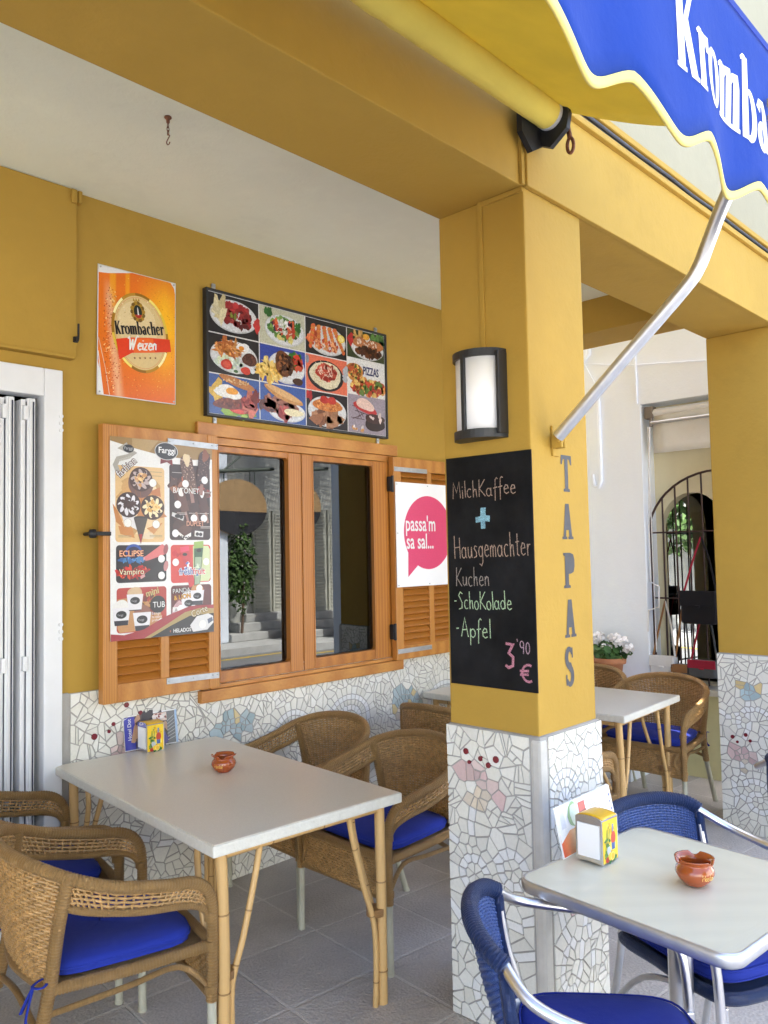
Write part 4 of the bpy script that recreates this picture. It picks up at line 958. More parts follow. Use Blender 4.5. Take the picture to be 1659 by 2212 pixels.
# 2 food picture board
FX0, FX1, FZ0, FZ1, FY = 2.273, 3.585, 2.308, 2.957, WY-.034
fb = thing('picture_board', 'black framed board of twelve dish photographs above the window', 'sign', ((FX0+FX1)/2, WY, 2.6))
b = MB(); t_ = .013
for p, q in (((FX0, FY, FZ0), (FX1, WY, FZ0+t_)), ((FX0, FY, FZ1-t_), (FX1, WY, FZ1)), ((FX0, FY, FZ0+t_), (FX0+t_, WY, FZ1-t_)), ((FX1-t_, FY, FZ0+t_), (FX1, WY, FZ1-t_)), ((FX0+t_, WY-.024, FZ0+t_), (FX1-t_, WY, FZ1-t_))): b.box(p, q, .002)
b.build('board_frame', M['lamp_black'], fb)
for xx, zz in ((2.335, FZ1), (3.515, FZ1), (2.335, FZ0-.035), (3.515, FZ0-.035)):
    b = MB(); b.box((xx-.01, WY-.012, zz), (xx+.01, WY-.001, zz+.035), .003); b.tube([(xx, WY-.018, zz+.02), (xx, WY-.012, zz+.02)], .005, 8); b.build('hanger', M['zinc'], fb)
PX0, PZ0, PWd, PHt = FX0+t_, FZ0+t_, FX1-FX0-2*t_, FZ1-FZ0-2*t_
c = Canvas(lambda u, v, d: (PX0+u, WY-.0245-d, PZ0+v))
c.rect(0, 0, PWd, PHt, (.8, .8, .8), 0)
PL = (.74, .76, .79)
def cell(k, r, bgc, g=.006, rows=None):
    cw = PWd/4; rws = rows or (0, 1/3, 2/3, 1); u0 = cw*k+g/2; u1 = cw*(k+1)-g/2; v1 = PHt*(1-rws[r])-g/2; v0 = PHt*(1-rws[r+1])+g/2
    c.rect(u0, v0, u1, v1, bgc, 1); return u0, v0, u1-u0, v1-v0
def plate(q, cx=.5, cy=.5, rx=.47, ry=.42, col=PL, rot=-.12):
    u, v, w_, h_ = q; rx = min(rx, cx-.01, .99-cx); ry = min(ry, cy-.01, .99-cy)
    c.ell(u+cx*w_, v+cy*h_, rx*w_, ry*h_, mul(col, .80), 2, 0, 36); c.ell(u+cx*w_, v+cy*h_+.003, rx*w_*.96, ry*h_*.95, col, 3, 0, 36); c.ell(u+cx*w_, v+cy*h_+.002, rx*w_*.74, ry*h_*.72, mul(col, .93), 4, 0, 36)
def bl(q, cols, n, cx, cy, rx, ry, sz, lay=5, asp=(1, 1.6), seed=1, wob=.2, m=9):
    u, v, w_, h_ = q; c.blobs([srgb(*x) for x in cols], n, u+cx*w_, v+cy*h_, rx*w_, ry*h_, sz, lay, asp, seed, wob, m)
def el(q, cx, cy, rx, ry, col, lay=6, rot=0, wob=.04): u, v, w_, h_ = q; c.ell(u+cx*w_, v+cy*h_, rx*w_, ry*h_, srgb(*col), lay, rot, 24, wob)
q = cell(0, 0, (.015, .015, .018)); plate(q, .5, .5); bl(q, [(150, 35, 40), (120, 25, 30), (175, 60, 60), (95, 20, 25)], 60, .58, .5, .3, .28, .015, 5); bl(q, [(190, 50, 55), (160, 35, 40)], 14, .55, .76, .2, .06, .016, 6, seed=2); bl(q, [(235, 225, 185), (225, 210, 160)], 9, .22, .58, .08, .2, .02, 7, (2, 3)); bl(q, [(130, 135, 50)], 8, .48, .5, .06, .06, .008, 8); bl(q, [(215, 60, 60)], 4, .95, .38, .03, .12, .018, 6)
q = cell(0, 1, (.015, .015, .018)); plate(q, .5, .48); bl(q, [(205, 130, 60), (225, 155, 85), (180, 100, 45)], 60, .38, .66, .22, .2, .007, 5, (3, 6)); el(q, .66, .76, .14, .13, (240, 240, 240), 5, 0, .12); el(q, .64, .75, .055, .055, (235, 150, 40), 6); el(q, .80, .48, .15, .17, (90, 50, 38), 7, 0, .06); bl(q, [(110, 65, 50), (70, 38, 30)], 30, .8, .48, .12, .13, .006, 8); bl(q, [(225, 230, 225), (200, 215, 200), (215, 225, 190)], 40, .4, .3, .26, .14, .012, 5); el(q, .34, .26, .11, .13, (205, 60, 45), 7); el(q, .72, .18, .1, .1, (210, 65, 48), 7); el(q, .34, .26, .07, .08, (225, 95, 75), 8); el(q, .52, .12, .08, .07, (225, 230, 225), 8); el(q, .52, .12, .045, .04, (70, 110, 60), 9); el(q, .86, .2, .05, .07, (220, 225, 230), 8)
q = cell(0, 2, srgb(60, 95, 165)); bl(q, [(240, 200, 90)], 4, .12, .55, .08, .1, .03, 2, (1.2, 2)); bl(q, [(140, 175, 60), (110, 150, 50), (165, 195, 90)], 30, .6, .12, .28, .08, .022, 2); el(q, .58, .2, .2, .14, (205, 50, 40), 4); el(q, .6, .16, .14, .09, (225, 80, 62), 5); el(q, .42, .3, .34, .15, (120, 60, 45), 6, .1, .05); bl(q, [(100, 48, 36), (150, 80, 60)], 40, .42, .3, .29, .11, .007, 7); bl(q, [(165, 60, 50), (130, 35, 32), (200, 110, 90)], 24, .82, .34, .12, .2, .02, 7, (1.6, 3)); el(q, .36, .58, .26, .17, (246, 246, 242), 8, -.1, .12); el(q, .44, .62, .12, .09, (240, 165, 45), 9); el(q, .55, .86, .36, .11, (190, 125, 70), 10, -.22, .03); bl(q, [(215, 160, 105), (235, 200, 150)], 50, .55, .88, .28, .05, .004, 11)
q = cell(1, 0, srgb(200, 200, 175)); plate(q, .55, .45, .44, .42); bl(q, [(95, 140, 60), (60, 105, 45), (130, 165, 80)], 60, .53, .5, .33, .28, .014, 5); bl(q, [(245, 245, 240), (230, 232, 225)], 60, .53, .52, .22, .2, .010, 6); bl(q, [(205, 70, 50), (220, 100, 60)], 16, .53, .5, .3, .24, .013, 7); bl(q, [(60, 25, 60), (30, 20, 30)], 12, .5, .48, .3, .24, .009, 7); bl(q, [(50, 110, 45)], 20, .18, .85, .07, .07, .012, 7); bl(q, [(50, 110, 45)], 14, .84, .6, .05, .12, .01, 7); bl(q, [(230, 220, 130)], 8, .55, .22, .2, .06, .012, 7)
q = cell(1, 1, srgb(55, 75, 165)); plate(q, .58, .47, .42, .44); bl(q, [(240, 200, 100), (230, 180, 80), (250, 215, 130)], 70, .2, .3, .24, .24, .008, 5, (3, 6)); bl(q, [(200, 60, 45), (90, 150, 60), (60, 120, 50), (220, 90, 60)], 60, .76, .66, .17, .2, .016, 5); el(q, .52, .56, .2, .36, (110, 65, 35), 7, .5, .06); bl(q, [(80, 45, 25), (150, 95, 55), (60, 32, 20), (130, 75, 40)], 90, .54, .53, .16, .3, .011, 8); el(q, .82, .14, .12, .1, (75, 45, 28), 7)
q = cell(1, 2, srgb(60, 95, 170)); plate(q, .58, .3, .42, .28); bl(q, [(150, 95, 80), (120, 60, 55), (175, 120, 105), (95, 55, 50)], 70, .42, .44, .38, .13, .020, 5, (1.5, 2.4)); bl(q, [(150, 45, 45), (185, 80, 75)], 18, .5, .22, .1, .14, .016, 6, (1.2, 2)); el(q, .72, .3, .22, .1, (240, 230, 190), 6); el(q, .5, .74, .44, .14, (205, 150, 90), 8, -.28, .04); el(q, .5, .78, .4, .09, (225, 180, 125), 9, -.28, .04)
q = cell(2, 0, (.02, .02, .02)); plate(q, .52, .45, .46, .42); bl(q, [(215, 95, 50), (235, 130, 80), (190, 70, 40)], 8, .2, .45, .1, .16, .020, 5)
for k in range(5):
    for j in range(9): el(q, .18+.13*k+.018*j*(k-1)*.5, .80-.075*j, .055-.002*j, .06, (225-10*(j % 2), 110+25*((j+k) % 2), 60), 6, .3)
bl(q, [(240, 170, 120), (200, 80, 45)], 50, .5, .3, .34, .16, .008, 8); el(q, .86, .60, .09, .12, (245, 215, 70), 8); el(q, .86, .60, .065, .09, (250, 235, 150), 9)
q = cell(2, 1, srgb(235, 120, 90)); c.ell(q[0]+.47*q[2], q[1]+.46*q[3], .44*q[2], .44*q[3], (.02, .02, .025), 3, 0, 36); el(q, .47, .48, .38, .38, (235, 225, 195), 4)
for k in range(60):
    rg = random.Random(k); a = rg.uniform(0, 6.28); p0 = (q[0]+q[2]*(.47+.28*math.cos(a)), q[1]+q[3]*(.48+.28*math.sin(a))); a2 = rg.uniform(0, 6.28); c.stroke([p0, (p0[0]+.016*math.cos(a2), p0[1]+.016*math.sin(a2)), (p0[0]+.03*math.cos(a2+.7), p0[1]+.03*math.sin(a2+.7))], .003, srgb(*rg.choice([(245, 235, 210), (205, 185, 140), (225, 210, 170)])), 5)
bl(q, [(190, 65, 45), (165, 50, 38), (210, 90, 70)], 70, .48, .56, .22, .2, .014, 7); bl(q, [(240, 210, 190)], 40, .48, .58, .2, .15, .003, 8, (2, 4)); bl(q, [(200, 205, 215)], 3, .95, .5, .02, .3, .02, 6); el(q, .03, .85, .04, .12, (150, 150, 160), 5)
q = cell(2, 2, srgb(30, 25, 35)); plate(q, .5, .47, .47, .44); bl(q, [(150, 95, 60), (175, 125, 90), (120, 70, 45)], 40, .5, .28, .3, .15, .026, 5, (1.2, 2)); el(q, .5, .66, .36, .18, (215, 130, 60), 7, 0, .05); bl(q, [(235, 160, 90), (195, 105, 45)], 70, .5, .66, .31, .14, .006, 8); el(q, .42, .8, .11, .11, (190, 45, 38), 9); el(q, .6, .8, .11, .11, (200, 55, 45), 9); bl(q, [(190, 45, 50)], 6, .06, .85, .05, .1, .012, 7)
R4 = (0, .285, .63, 1)
q = cell(3, 0, srgb(60, 70, 40), rows=R4); plate(q, .54, .42, .44, .41); bl(q, [(70, 110, 50), (95, 140, 65)], 24, .8, .75, .18, .16, .02, 5); bl(q, [(215, 165, 90), (230, 185, 110)], 18, .3, .82, .14, .1, .007, 5, (3, 5)); el(q, .34, .58, .2, .19, (195, 125, 75), 6, 0, .06); el(q, .74, .56, .22, .19, (190, 120, 70), 6, 0, .06); bl(q, [(235, 215, 200), (170, 105, 65)], 40, .54, .6, .34, .12, .006, 7); bl(q, [(85, 45, 25), (110, 60, 30), (60, 32, 20)], 60, .56, .28, .32, .14, .014, 7); el(q, .5, .82, .09, .11, (235, 170, 60), 8); bl(q, [(205, 50, 50)], 4, .07, .6, .04, .1, .02, 6)
q = cell(3, 1, (.82, .82, .82), rows=R4); el(q, .18, .62, .23, .26, (205, 140, 70), 3); bl(q, [(200, 90, 50), (235, 190, 100), (150, 70, 40), (90, 110, 50)], 60, .18, .62, .19, .22, .009, 4); bl(q, [(200, 80, 45), (235, 195, 110), (180, 55, 40), (95, 125, 55), (225, 150, 80)], 190, .55, .24, .46, .22, .014, 4); c.text('PIZZAS', q[0]+q[2]*.40, q[1]+q[3]*.60, .050, srgb(35, 40, 110), 6, .62, 0, .02)
q = cell(3, 2, srgb(160, 150, 165), rows=R4)
for k in range(8): rg = random.Random(k+90); c.stroke([(q[0]+q[2]*rg.uniform(.05, .35), q[1]+q[3]*rg.uniform(.3, .8)), (q[0]+q[2]*rg.uniform(.25, .5), q[1]+q[3]*rg.uniform(.3, .7))], .004, srgb(70, 35, 40), 3)
el(q, .45, .68, .32, .13, (195, 50, 55), 4, -.2); el(q, .45, .77, .24, .15, (238, 205, 195), 5, -.2, .08); el(q, .70, .28, .27, .2, (40, 22, 24), 6); el(q, .70, .42, .27, .13, (65, 38, 36), 7); bl(q, [(240, 220, 215)], 4, .7, .45, .22, .1, .013, 8); bl(q, [(225, 160, 90), (235, 225, 225)], 9, .25, .1, .18, .05, .01, 7)
c.build('dish_print', printed('laminated_print', .3, .3, .22, 130), fb)

# 3 ice-cream poster on the left shutter
IX, IZ, IW, IH = 1.731, 1.243, .533, .905
ip = thing('ice_cream_poster', 'ice cream price poster pinned on the left shutter', 'poster', (IX, 3.32, IZ))
fni = lambda u, v, d: (IX+u, 3.3165-d, IZ+v)
b = MB(); b.sheet([[fni(IW*i/12, IH*j/16, 0) for j in range(17)] for i in range(13)], .0008); b.build('sheet', M['paper'], ip)
c = Canvas(fni); U = lambda x: x*IW; V = lambda y: (1-y)*IH
def P(pts): return [(U(x), V(y)) for x, y in pts]
def E_(x, y, rx, ry, col, lay, rot=0, wob=0, n=24): c.ell(U(x), V(y), rx*IW, ry*IW, srgb(*col), lay, rot, n, wob)
def BL(cols, n, x, y, rx, ry, sz, lay, asp=(1, 1.6), seed=1, wob=.2): c.blobs([srgb(*k) for k in cols], n, U(x), V(y), rx*IW, ry*IW, sz, lay, asp, seed, wob)
def T(txt, x, y, h, col, lay=9, sx=1, **k): c.text(txt, U(x), V(y), h*IH, srgb(*col), lay, sx, **k)
c.grad(0, 0, IW, IH, lambda u, v: (.80, .80, .79), 6, 6, 1.5)
c.poly(P([(0, 0), (1, 0), (1, .075), (.8, .085), (.6, .08), (.4, .068), (.2, .048), (0, .022)]), srgb(150, 118, 62), 2); c.poly(P([(.2, 0), (.45, 0), (.36, .064), (.2, .046)]), srgb(176, 146, 92), 2.5)
def panel(x0, y0, x1, y1, col, r=.03): c.rect(U(x0), V(y1), U(x1), V(y0), srgb(*col), 2.5, r*IW)
panel(.045, .14, .505, .52, (222, 186, 130)); c.ell(U(.27), V(.33), .19*IW, .26*IW, srgb(240, 216, 172), 3, 0, 30); BL([(210, 165, 100), (245, 225, 190)], 30, .27, .33, .2, .28, .02, 3.2, (1, 2), 4)
panel(.555, .115, .975, .51, (48, 26, 22)); BL([(75, 40, 32), (60, 32, 26)], 40, .77, .32, .18, .3, .02, 3, (1, 2), 5)
panel(.05, .535, .52, .72, (30, 24, 28)); panel(.565, .535, .975, .732, (206, 62, 52)); c.poly(P([(.79, .54), (.95, .54), (.97, .56), (.972, .71), (.955, .728), (.79, .728)]), srgb(206, 216, 170), 3)
panel(.055, .745, .52, .965, (176, 62, 52)); c.poly(P([(.06, .80), (.25, .79), (.45, .85), (.5, .95), (.3, .96), (.08, .962), (.06, .94)]), srgb(190, 140, 90), 3); panel(.565, .745, .98, .955, (96, 40, 40)); BL([(150, 90, 95), (200, 160, 165)], 14, .72, .87, .1, .08, .03, 3, (1, 2), 8)
# cone with scoop, top left
def cone(x, y, s, top, wafer=(196, 130, 70)):
    c.poly(P([(x-.085*s, y), (x+.085*s, y), (x+.012*s, y+.15*s), (x, y+.155*s)]), srgb(*wafer), 4.5)
    for k in range(5): c.stroke(P([(x-.08*s+.035*s*k, y+.005), (x-.03*s+.02*s*k, y+.07*s)]), .0018, srgb(150, 90, 45), 5)
    c.ell(U(x), V(y-.02*s), .095*s*IW, .10*s*IW, srgb(*top), 5.5, 0, 24)
def flower(x, y, s, dark, light, mid):
    E_(x, y, .115*s, .11*s, dark, 6)
    for k in range(9):
        a = k*PI*2/9+.2; c.ell(U(x)+math.cos(a)*.068*s*IW, V(y)+math.sin(a)*.062*s*IW, .036*s*IW, .017*s*IW, srgb(*light), 6.5, a+.5, 12)
    BL(mid, 26, x, y, .06*s, .055*s, .007*s, 7, seed=int(x*99)); BL([dark], 10, x, y, .1*s, .09*s, .006*s, 6.8, seed=int(x*77))
E_(.17, .245, .075, .06, (205, 160, 100), 4, .6); c.poly(P([(.08, .285), (.18, .27), (.2, .33), (.06, .34)]), srgb(205, 150, 85), 4); c.poly(P([(.02, .33), (.07, .37), (.14, .46), (.05, .42)]), srgb(190, 125, 60), 4); c.poly(P([(.34, .27), (.46, .24), (.47, .29), (.35, .275)]), srgb(190, 120, 70), 4); c.poly(P([(.45, .35), (.53, .39), (.44, .4)]), srgb(195, 130, 75), 4); c.poly(P([(.07, .44), (.2, .45), (.22, .5), (.09, .48)]), srgb(196, 130, 66), 4); c.poly(P([(.33, .45), (.49, .42), (.4, .48)]), srgb(200, 140, 80), 4)
cone(.28, .25, 1.25, (110, 78, 70)); flower(.28, .205, .95, (72, 46, 40), (190, 170, 165), [(205, 150, 90), (230, 190, 130)])
c.poly(P([(.09, .37), (.22, .37), (.24, .46), (.12, .42)]), srgb(228, 226, 228), 4.5); flower(.165, .335, .98, (60, 40, 38), (226, 224, 230), [(70, 45, 40)])
c.poly(P([(.33, .37), (.47, .37), (.42, .43), (.32, .45)]), srgb(236, 206, 160), 4.5); flower(.39, .345, .98, (64, 40, 30), (246, 226, 180), [(220, 170, 90), (240, 200, 130)])
c.poly(P([(.21, .40), (.34, .40), (.29, .5), (.275, .53)]), srgb(74, 64, 58), 7.5); E_(.275, .40, .065, .018, (52, 48, 46), 8); c.poly(P([(.235, .45), (.31, .45), (.28, .515)]), srgb(170, 150, 140), 8); c.poly(P([(.258, .48), (.29, .48), (.276, .53)]), srgb(170, 40, 40), 8.5)
for x, y in ((.39, .22), (.155, .425), (.42, .43)): E_(x, y, .036, .036, (238, 238, 236), 9); c.ring(U(x), V(y), .037*IW, .037*IW, .0012, srgb(150, 130, 110), 9.5, 20)
for x, y in ((.42, .165), (.42, .185), (.13, .49), (.13, .496), (.42, .488), (.42, .495)): c.rect(U(x-.06), V(y), U(x+.06), V(y-.003), srgb(165, 145, 110), 5)
# ribbon and script
c.stroke(P([(.16, .035), (.1, .055), (.17, .065), (.21, .075), (.16, .095), (.07, .11), (.045, .14), (.08, .19)]), .022, srgb(168, 164, 154), 4); E_(.165, .055, .05, .035, (22, 22, 26), 6); T('Farggi', .125, .06, .016, (190, 190, 190), 7, .9)
T('connet', .085, .125, .020, (200, 198, 190), 6, .9, rot=.35); T('fashion', .085, .205, .040, (86, 50, 48), 9, .82, bold=.06, rot=.75); T('fashion', .085, .205, .040, (236, 234, 230), 10, .82, rot=.75)
# logo
E_(.525, .052, .115, .062*1.25, (205, 205, 205), 7, 0, 0, 36); E_(.525, .052, .108, .058*1.25, (24, 24, 28), 7.5, 0, 0, 36); c.poly(P([(.47, .085), (.58, .085), (.59, .125), (.53, .108), (.465, .12)]), srgb(120, 34, 34), 6); T('Farggi', .445, .062, .032, (236, 236, 236), 8.5, .98, bold=.015)
# sticks
def stick(x, y, w_, h_, rot, col, specks, lay=6, bite=None):
    cx0, cy0 = U(x), V(y); pr = [(-w_, -h_), (w_, -h_), (w_, h_*.6)]+[(w_*math.cos(R(a)), h_*.6+w_*1.1*math.sin(R(a))) for a in range(20, 180, 20)]+[(-w_, h_*.6)]
    rotp = lambda p: (cx0+(p[0]*math.cos(rot)-p[1]*math.sin(rot))*IW, cy0+(p[0]*math.sin(rot)+p[1]*math.cos(rot))*IW)
    c.poly([rotp(p) for p in [(-w_*.28, -h_-.1), (w_*.28, -h_-.1), (w_*.28, -h_), (-w_*.28, -h_)]], srgb(150, 110, 100), lay-.3)
    c.poly([rotp(p) for p in pr], srgb(*col), lay)
    if specks:
        rg = random.Random(int(x*100))
        for _ in range(90):
            p = rotp((rg.uniform(-w_, w_)*.9, rg.uniform(-h_*.95, h_*.95))); c.ell(p[0], p[1], .0035, .003, srgb(*rg.choice(specks)), lay+.4, 0, 6)
    if bite: p = rotp((w_*.1, h_*.75)); c.ell(p[0], p[1], w_*.55*IW, w_*.9*IW, srgb(*bite), lay+.8, rot, 16, .15)
stick(.745, .16, .065, .165, .18, (96, 66, 54), [(150, 115, 95), (190, 160, 140), (60, 40, 34)], 7, (222, 200, 160)); stick(.905, .125, .062, .15, -.12, (62, 36, 32), [(110, 75, 66), (150, 115, 105), (40, 24, 22)], 7, (130, 70, 40))
BL([(110, 66, 48), (84, 48, 36), (150, 96, 70)], 16, .63, .22, .06, .05, .012, 5, (1.4, 2.4), 11); BL([(150, 60, 55), (90, 48, 38)], 14, .91, .25, .06, .07, .010, 5, (1.4, 2.2), 12); BL([(205, 105, 70)], 6, .72, .185, .05, .02, .010, 6, seed=13)
T('BATONET', .585, .265, .030, (238, 238, 236), 9, .86)
stick(.685, .305, .042, .10, .3, (96, 56, 44), None, 6, (232, 228, 226)); stick(.80, .305, .042, .10, .25, (62, 34, 28), None, 6); stick(.90, .305, .042, .10, .25, (74, 42, 36), None, 6, (236, 234, 234))
for x, y in ((.715, .215), (.915, .19), (.635, .325), (.80, .395), (.905, .395), (.61, .475)): E_(x, y, .034, .034, (240, 240, 240), 9)
for x, y in ((.68, .37), (.68, .377), (.8, .37), (.91, .37), (.93, .258), (.63, .16), (.92, .44), (.92, .447)): c.rect(U(x-.05), V(y), U(x+.05), V(y-.003), srgb(190, 180, 175), 6)
c.poly(P([(.58, .365), (.70, .385), (.69, .41), (.575, .385)]), srgb(205, 205, 205), 6); E_(.635, .385, .03, .018, (30, 25, 25), 7); E_(.67, .39, .02, .018, (30, 25, 25), 7)
T('DUPLET', .72, .435, .026, (206, 150, 125), 9, .86, bold=.03); E_(.66, .43, .08, .05, (70, 42, 34), 5, .3, .05); c.poly(P([(.63, .455), (.70, .43), (.78, .445), (.77, .47), (.70, .49)]), srgb(86, 52, 42), 7); c.poly(P([(.625, .458), (.70, .49), (.77, .47), (.77, .49), (.71, .51), (.63, .475)]), srgb(232, 230, 226), 6.8); BL([(60, 50, 50)], 14, .70, .495, .06, .012, .003, 7.5, seed=3)
c.poly(P([(.81, .46), (.9, .465), (.895, .495), (.805, .49)]), srgb(214, 214, 214), 6); E_(.835, .478, .018, .016, (30, 25, 28), 7); E_(.87, .48, .018, .016, (30, 25, 28), 7)
# Eclipse / Vampiro
E_(.21, .565, .075, .06, (34, 74, 160), 4); E_(.21, .572, .06, .05, (14, 20, 60), 4.5); BL([(60, 130, 190), (40, 90, 150)], 24, .2, .605, .12, .02, .008, 4, (1, 2), 15); T('ECLiPSE', .075, .59, .030, (150, 40, 40), 8, .95, bold=.05); T('ECLiPSE', .075, .59, .030, (246, 196, 150), 9, .95, bold=.005)
BL([(200, 30, 25), (150, 20, 20), (230, 80, 40)], 60, .2, .67, .15, .045, .007, 4, (1, 3), 16); T('Vampiro', .075, .68, .030, (90, 20, 20), 8, .95, bold=.05); T('Vampiro', .075, .68, .030, (250, 232, 196), 9, .95)
def pop(x, y, col, end):
    c.poly(P([(x-.11, y+.02), (x+.06, y-.045), (x+.10, y-.03), (x+.10, y+.005), (x-.06, y+.035), (x-.10, y+.04)]), srgb(*col), 5); E_(x+.095, y-.018, .022, .045, end, 6, -.2); c.poly(P([(x-.15, y+.03), (x-.1, y+.015), (x-.095, y+.03), (x-.145, y+.045)]), srgb(205, 150, 150), 4.5)
pop(.42, .575, (212, 112, 112), (150, 80, 84)); pop(.42, .66, (34, 32, 34), (190, 130, 130))
for x, y in ((.47, .605), (.47, .69), (.61, .625), (.925, .625), (.465, .925), (.85, .765), (.66, .865), (.87, .93)): E_(x, y, .033, .033, (240, 240, 238), 9.5)
# fresh fruit
c.poly(P([(.66, .56), (.745, .55), (.81, .745), (.75, .76)]), srgb(196, 60, 64), 5); c.poly(P([(.655, .548), (.745, .54), (.752, .565), (.665, .575)]), srgb(222, 70, 100), 5.5); c.poly(P([(.80, .54), (.90, .53), (.86, .74), (.80, .75)]), srgb(60, 96, 70), 6); c.poly(P([(.80, .52), (.90, .515), (.895, .55), (.80, .555)]), srgb(150, 182, 92), 6.5); c.poly(P([(.81, .60), (.88, .60), (.855, .74), (.805, .745)]), srgb(160, 180, 150), 6.6)
E_(.705, .585, .024, .014, (24, 24, 26), 7); E_(.85, .565, .026, .016, (24, 24, 26), 7); BL([(235, 235, 240), (90, 120, 190)], 20, .73, .66, .03, .06, .006, 7, seed=18); BL([(200, 215, 190), (70, 110, 170)], 20, .84, .67, .02, .06, .006, 7, seed=19); BL([(190, 40, 45)], 5, .63, .58, .03, .02, .010, 5, seed=2)
T('fresh', .645, .69, .034, (235, 240, 245), 8, .92, bold=.07); T('fresh', .645, .69, .034, (40, 80, 160), 9, .92, bold=.01); T('fruit', .785, .69, .034, (240, 240, 240), 8, .95, bold=.07); T('fruit', .785, .69, .034, (205, 60, 50), 9, .95, bold=.01)
# mini tub
def tub(x, y, s, ice):
    E_(x, y-.035*s, .075*s, .06*s, ice, 5, 0, .04); c.poly(P([(x-.085*s, y-.03*s), (x+.085*s, y-.03*s), (x+.065*s, y+.055*s), (x-.065*s, y+.055*s)]), srgb(226, 224, 228), 6); c.poly(P([(x-.068*s, y+.035*s), (x+.068*s, y+.035*s), (x+.062*s, y+.06*s), (x-.062*s, y+.06*s)]), srgb(44, 44, 54), 6.5); E_(x, y+.005*s, .05*s, .034*s, (24, 24, 28), 7); T('Farggi', x-.036*s, y+.011*s, .011*s, (170, 170, 175), 8, .9)
tub(.22, .805, .9, (206, 176, 140)); tub(.095, .87, .95, (228, 226, 222)); tub(.285, .90, 1.0, (140, 92, 76)); BL([(120, 40, 30), (190, 130, 60), (90, 50, 36)], 34, .36, .83, .08, .09, .008, 4, seed=21)
E_(.435, .835, .075, .075, (22, 22, 26), 6); T('TUB', .385, .85, .030, (240, 240, 240), 9, .9); T('mini', .325, .795, .034, (200, 185, 130), 9, .95, rot=.25, bold=.02)
for k, s_ in enumerate(('Escoge', 'tu sabor', 'preferido')): T(s_, .375, .885+.017*k, .0135, (236, 228, 224), 9, .95)
# last panel and bottom swoosh (animal mascots left out; plain tubs in their place)
T('PANDA', .578, .785, .024, (40, 34, 34), 8, .95, bold=.06, rot=.05); T('PANDA', .578, .785, .024, (228, 226, 224), 9, .95, rot=.05); T('& LION', .592, .82, .024, (120, 50, 20), 8, .95, bold=.06, rot=.1); T('& LION', .592, .82, .024, (240, 190, 70), 9, .95, rot=.1)
tub(.83, .80, .85, (196, 140, 90)); tub(.74, .835, .9, (226, 224, 226)); c.rect(U(.58), V(.88), U(.645), V(.855), srgb(228, 226, 226), 6); c.poly(P([(.595, .878), (.612, .858), (.63, .878)]), srgb(170, 165, 165), 7)
c.poly(P([(0, .965), (.12, .975), (.3, .955), (.5, .9), (.75, .855), (1, .855), (1, .90), (.6, .99), (.5, 1), (0, 1)]), srgb(158, 52, 58), 10); c.poly(P([(.3, 1), (.5, .945), (.7, .885), (.85, .868), (1, .875), (1, .95), (.6, 1)]), srgb(170, 146, 92), 11); c.poly(P([(.36, 1), (.55, .95), (.75, .905), (1, .90), (1, 1)]), srgb(26, 26, 28), 12)
T('HELADOS', .58, .985, .020, (230, 230, 228), 13, .88, bold=.01, rot=.0); c.poly(P([(.545, .975), (.552, .97), (.56, .976), (.552, .983)]), srgb(170, 90, 60), 13)
c.poly(P([(.75, .955), (.82, .91), (.94, .90), (.99, .915), (.995, .95), (.93, .985), (.78, .99)]), srgb(214, 214, 214), 14); E_(.88, .955, .036, .036, (238, 236, 228), 15); c.poly(P([(.93, .93), (.98, .92), (.99, .94), (.94, .955)]), srgb(90, 100, 120), 15); T('Corte', .77, .915, .036, (120, 96, 40), 15, .85, bold=.05, rot=.3); T('Corte', .77, .915, .036, (225, 215, 190), 16, .85, rot=.3)
c.build('print', M['print'], ip)

# 4 white poster with pink speech bubble on the right shutter
pp = thing('speech_bubble_poster', 'white poster with pink speech bubble on the right shutter', 'poster', (3.9, 3.33, 1.72))
b = MB(); b.box((3.597, 3.329, 1.398), (4.20, 3.333, 2.042), .001); b.build('sheet', M['paper'], pp)
c = Canvas(lambda u, v, d: (3.597+u, 3.3285-d, 1.398+v)); pk = srgb(222, 72, 116)
c.ell(.30, .335, .232, .232, pk, 0, 0, 56); c.poly([(.105, .24), (.10, .06), (.20, .135), (.27, .11), (.2, .3)], pk, 1)
c.text("passa'm", .082, .345, .098, (.85, .85, .85), 2, .70, 0, .012); c.text('sa sal...', .088, .235, .098, (.85, .85, .85), 2, .70, 0, .012)
c.build('print', M['print'], pp)
b = MB()
for u in (.012, .30, .59):
    for v in (.012, .33, .63): b.tube([(3.597+u, 3.329, 1.398+v), (3.597+u, 3.325, 1.398+v)], .0035, 6)
b.build('pin', M['zinc'], pp)

# ceiling hook
hk = thing('ceiling_hook', 'rusty hook on a short chain hanging from the ceiling', 'hook', (1.573, 2.568, 3.24))
b = MB(); b.lathe([(0, 0), (.013, -.001), (.014, -.005), (.007, -.012), (.006, -.024), (0, -.026)], (1.573, 2.568, 3.24), 12)
for k in range(3):
    z = 3.206-.014*k; v = k % 2; b.tube([(1.573+(.0045*math.cos(R(a)) if v else 0), 2.568+(0 if v else .0045*math.cos(R(a))), z+.0095*math.sin(R(a))) for a in range(0, 360, 30)], .0018, 6, closed=True)
b.build('chain', M['rust'], hk)
b = MB(); b.tube([(1.573, 2.568, 3.172), (1.576, 2.563, 3.167), (1.573, 2.559, 3.162), (1.573, 2.568, 3.155), (1.573, 2.578, 3.146), (1.573, 2.573, 3.135), (1.573, 2.562, 3.133), (1.573, 2.556, 3.139)], .002, 6, smooth=4); b.build('hook', M['rust'], hk)

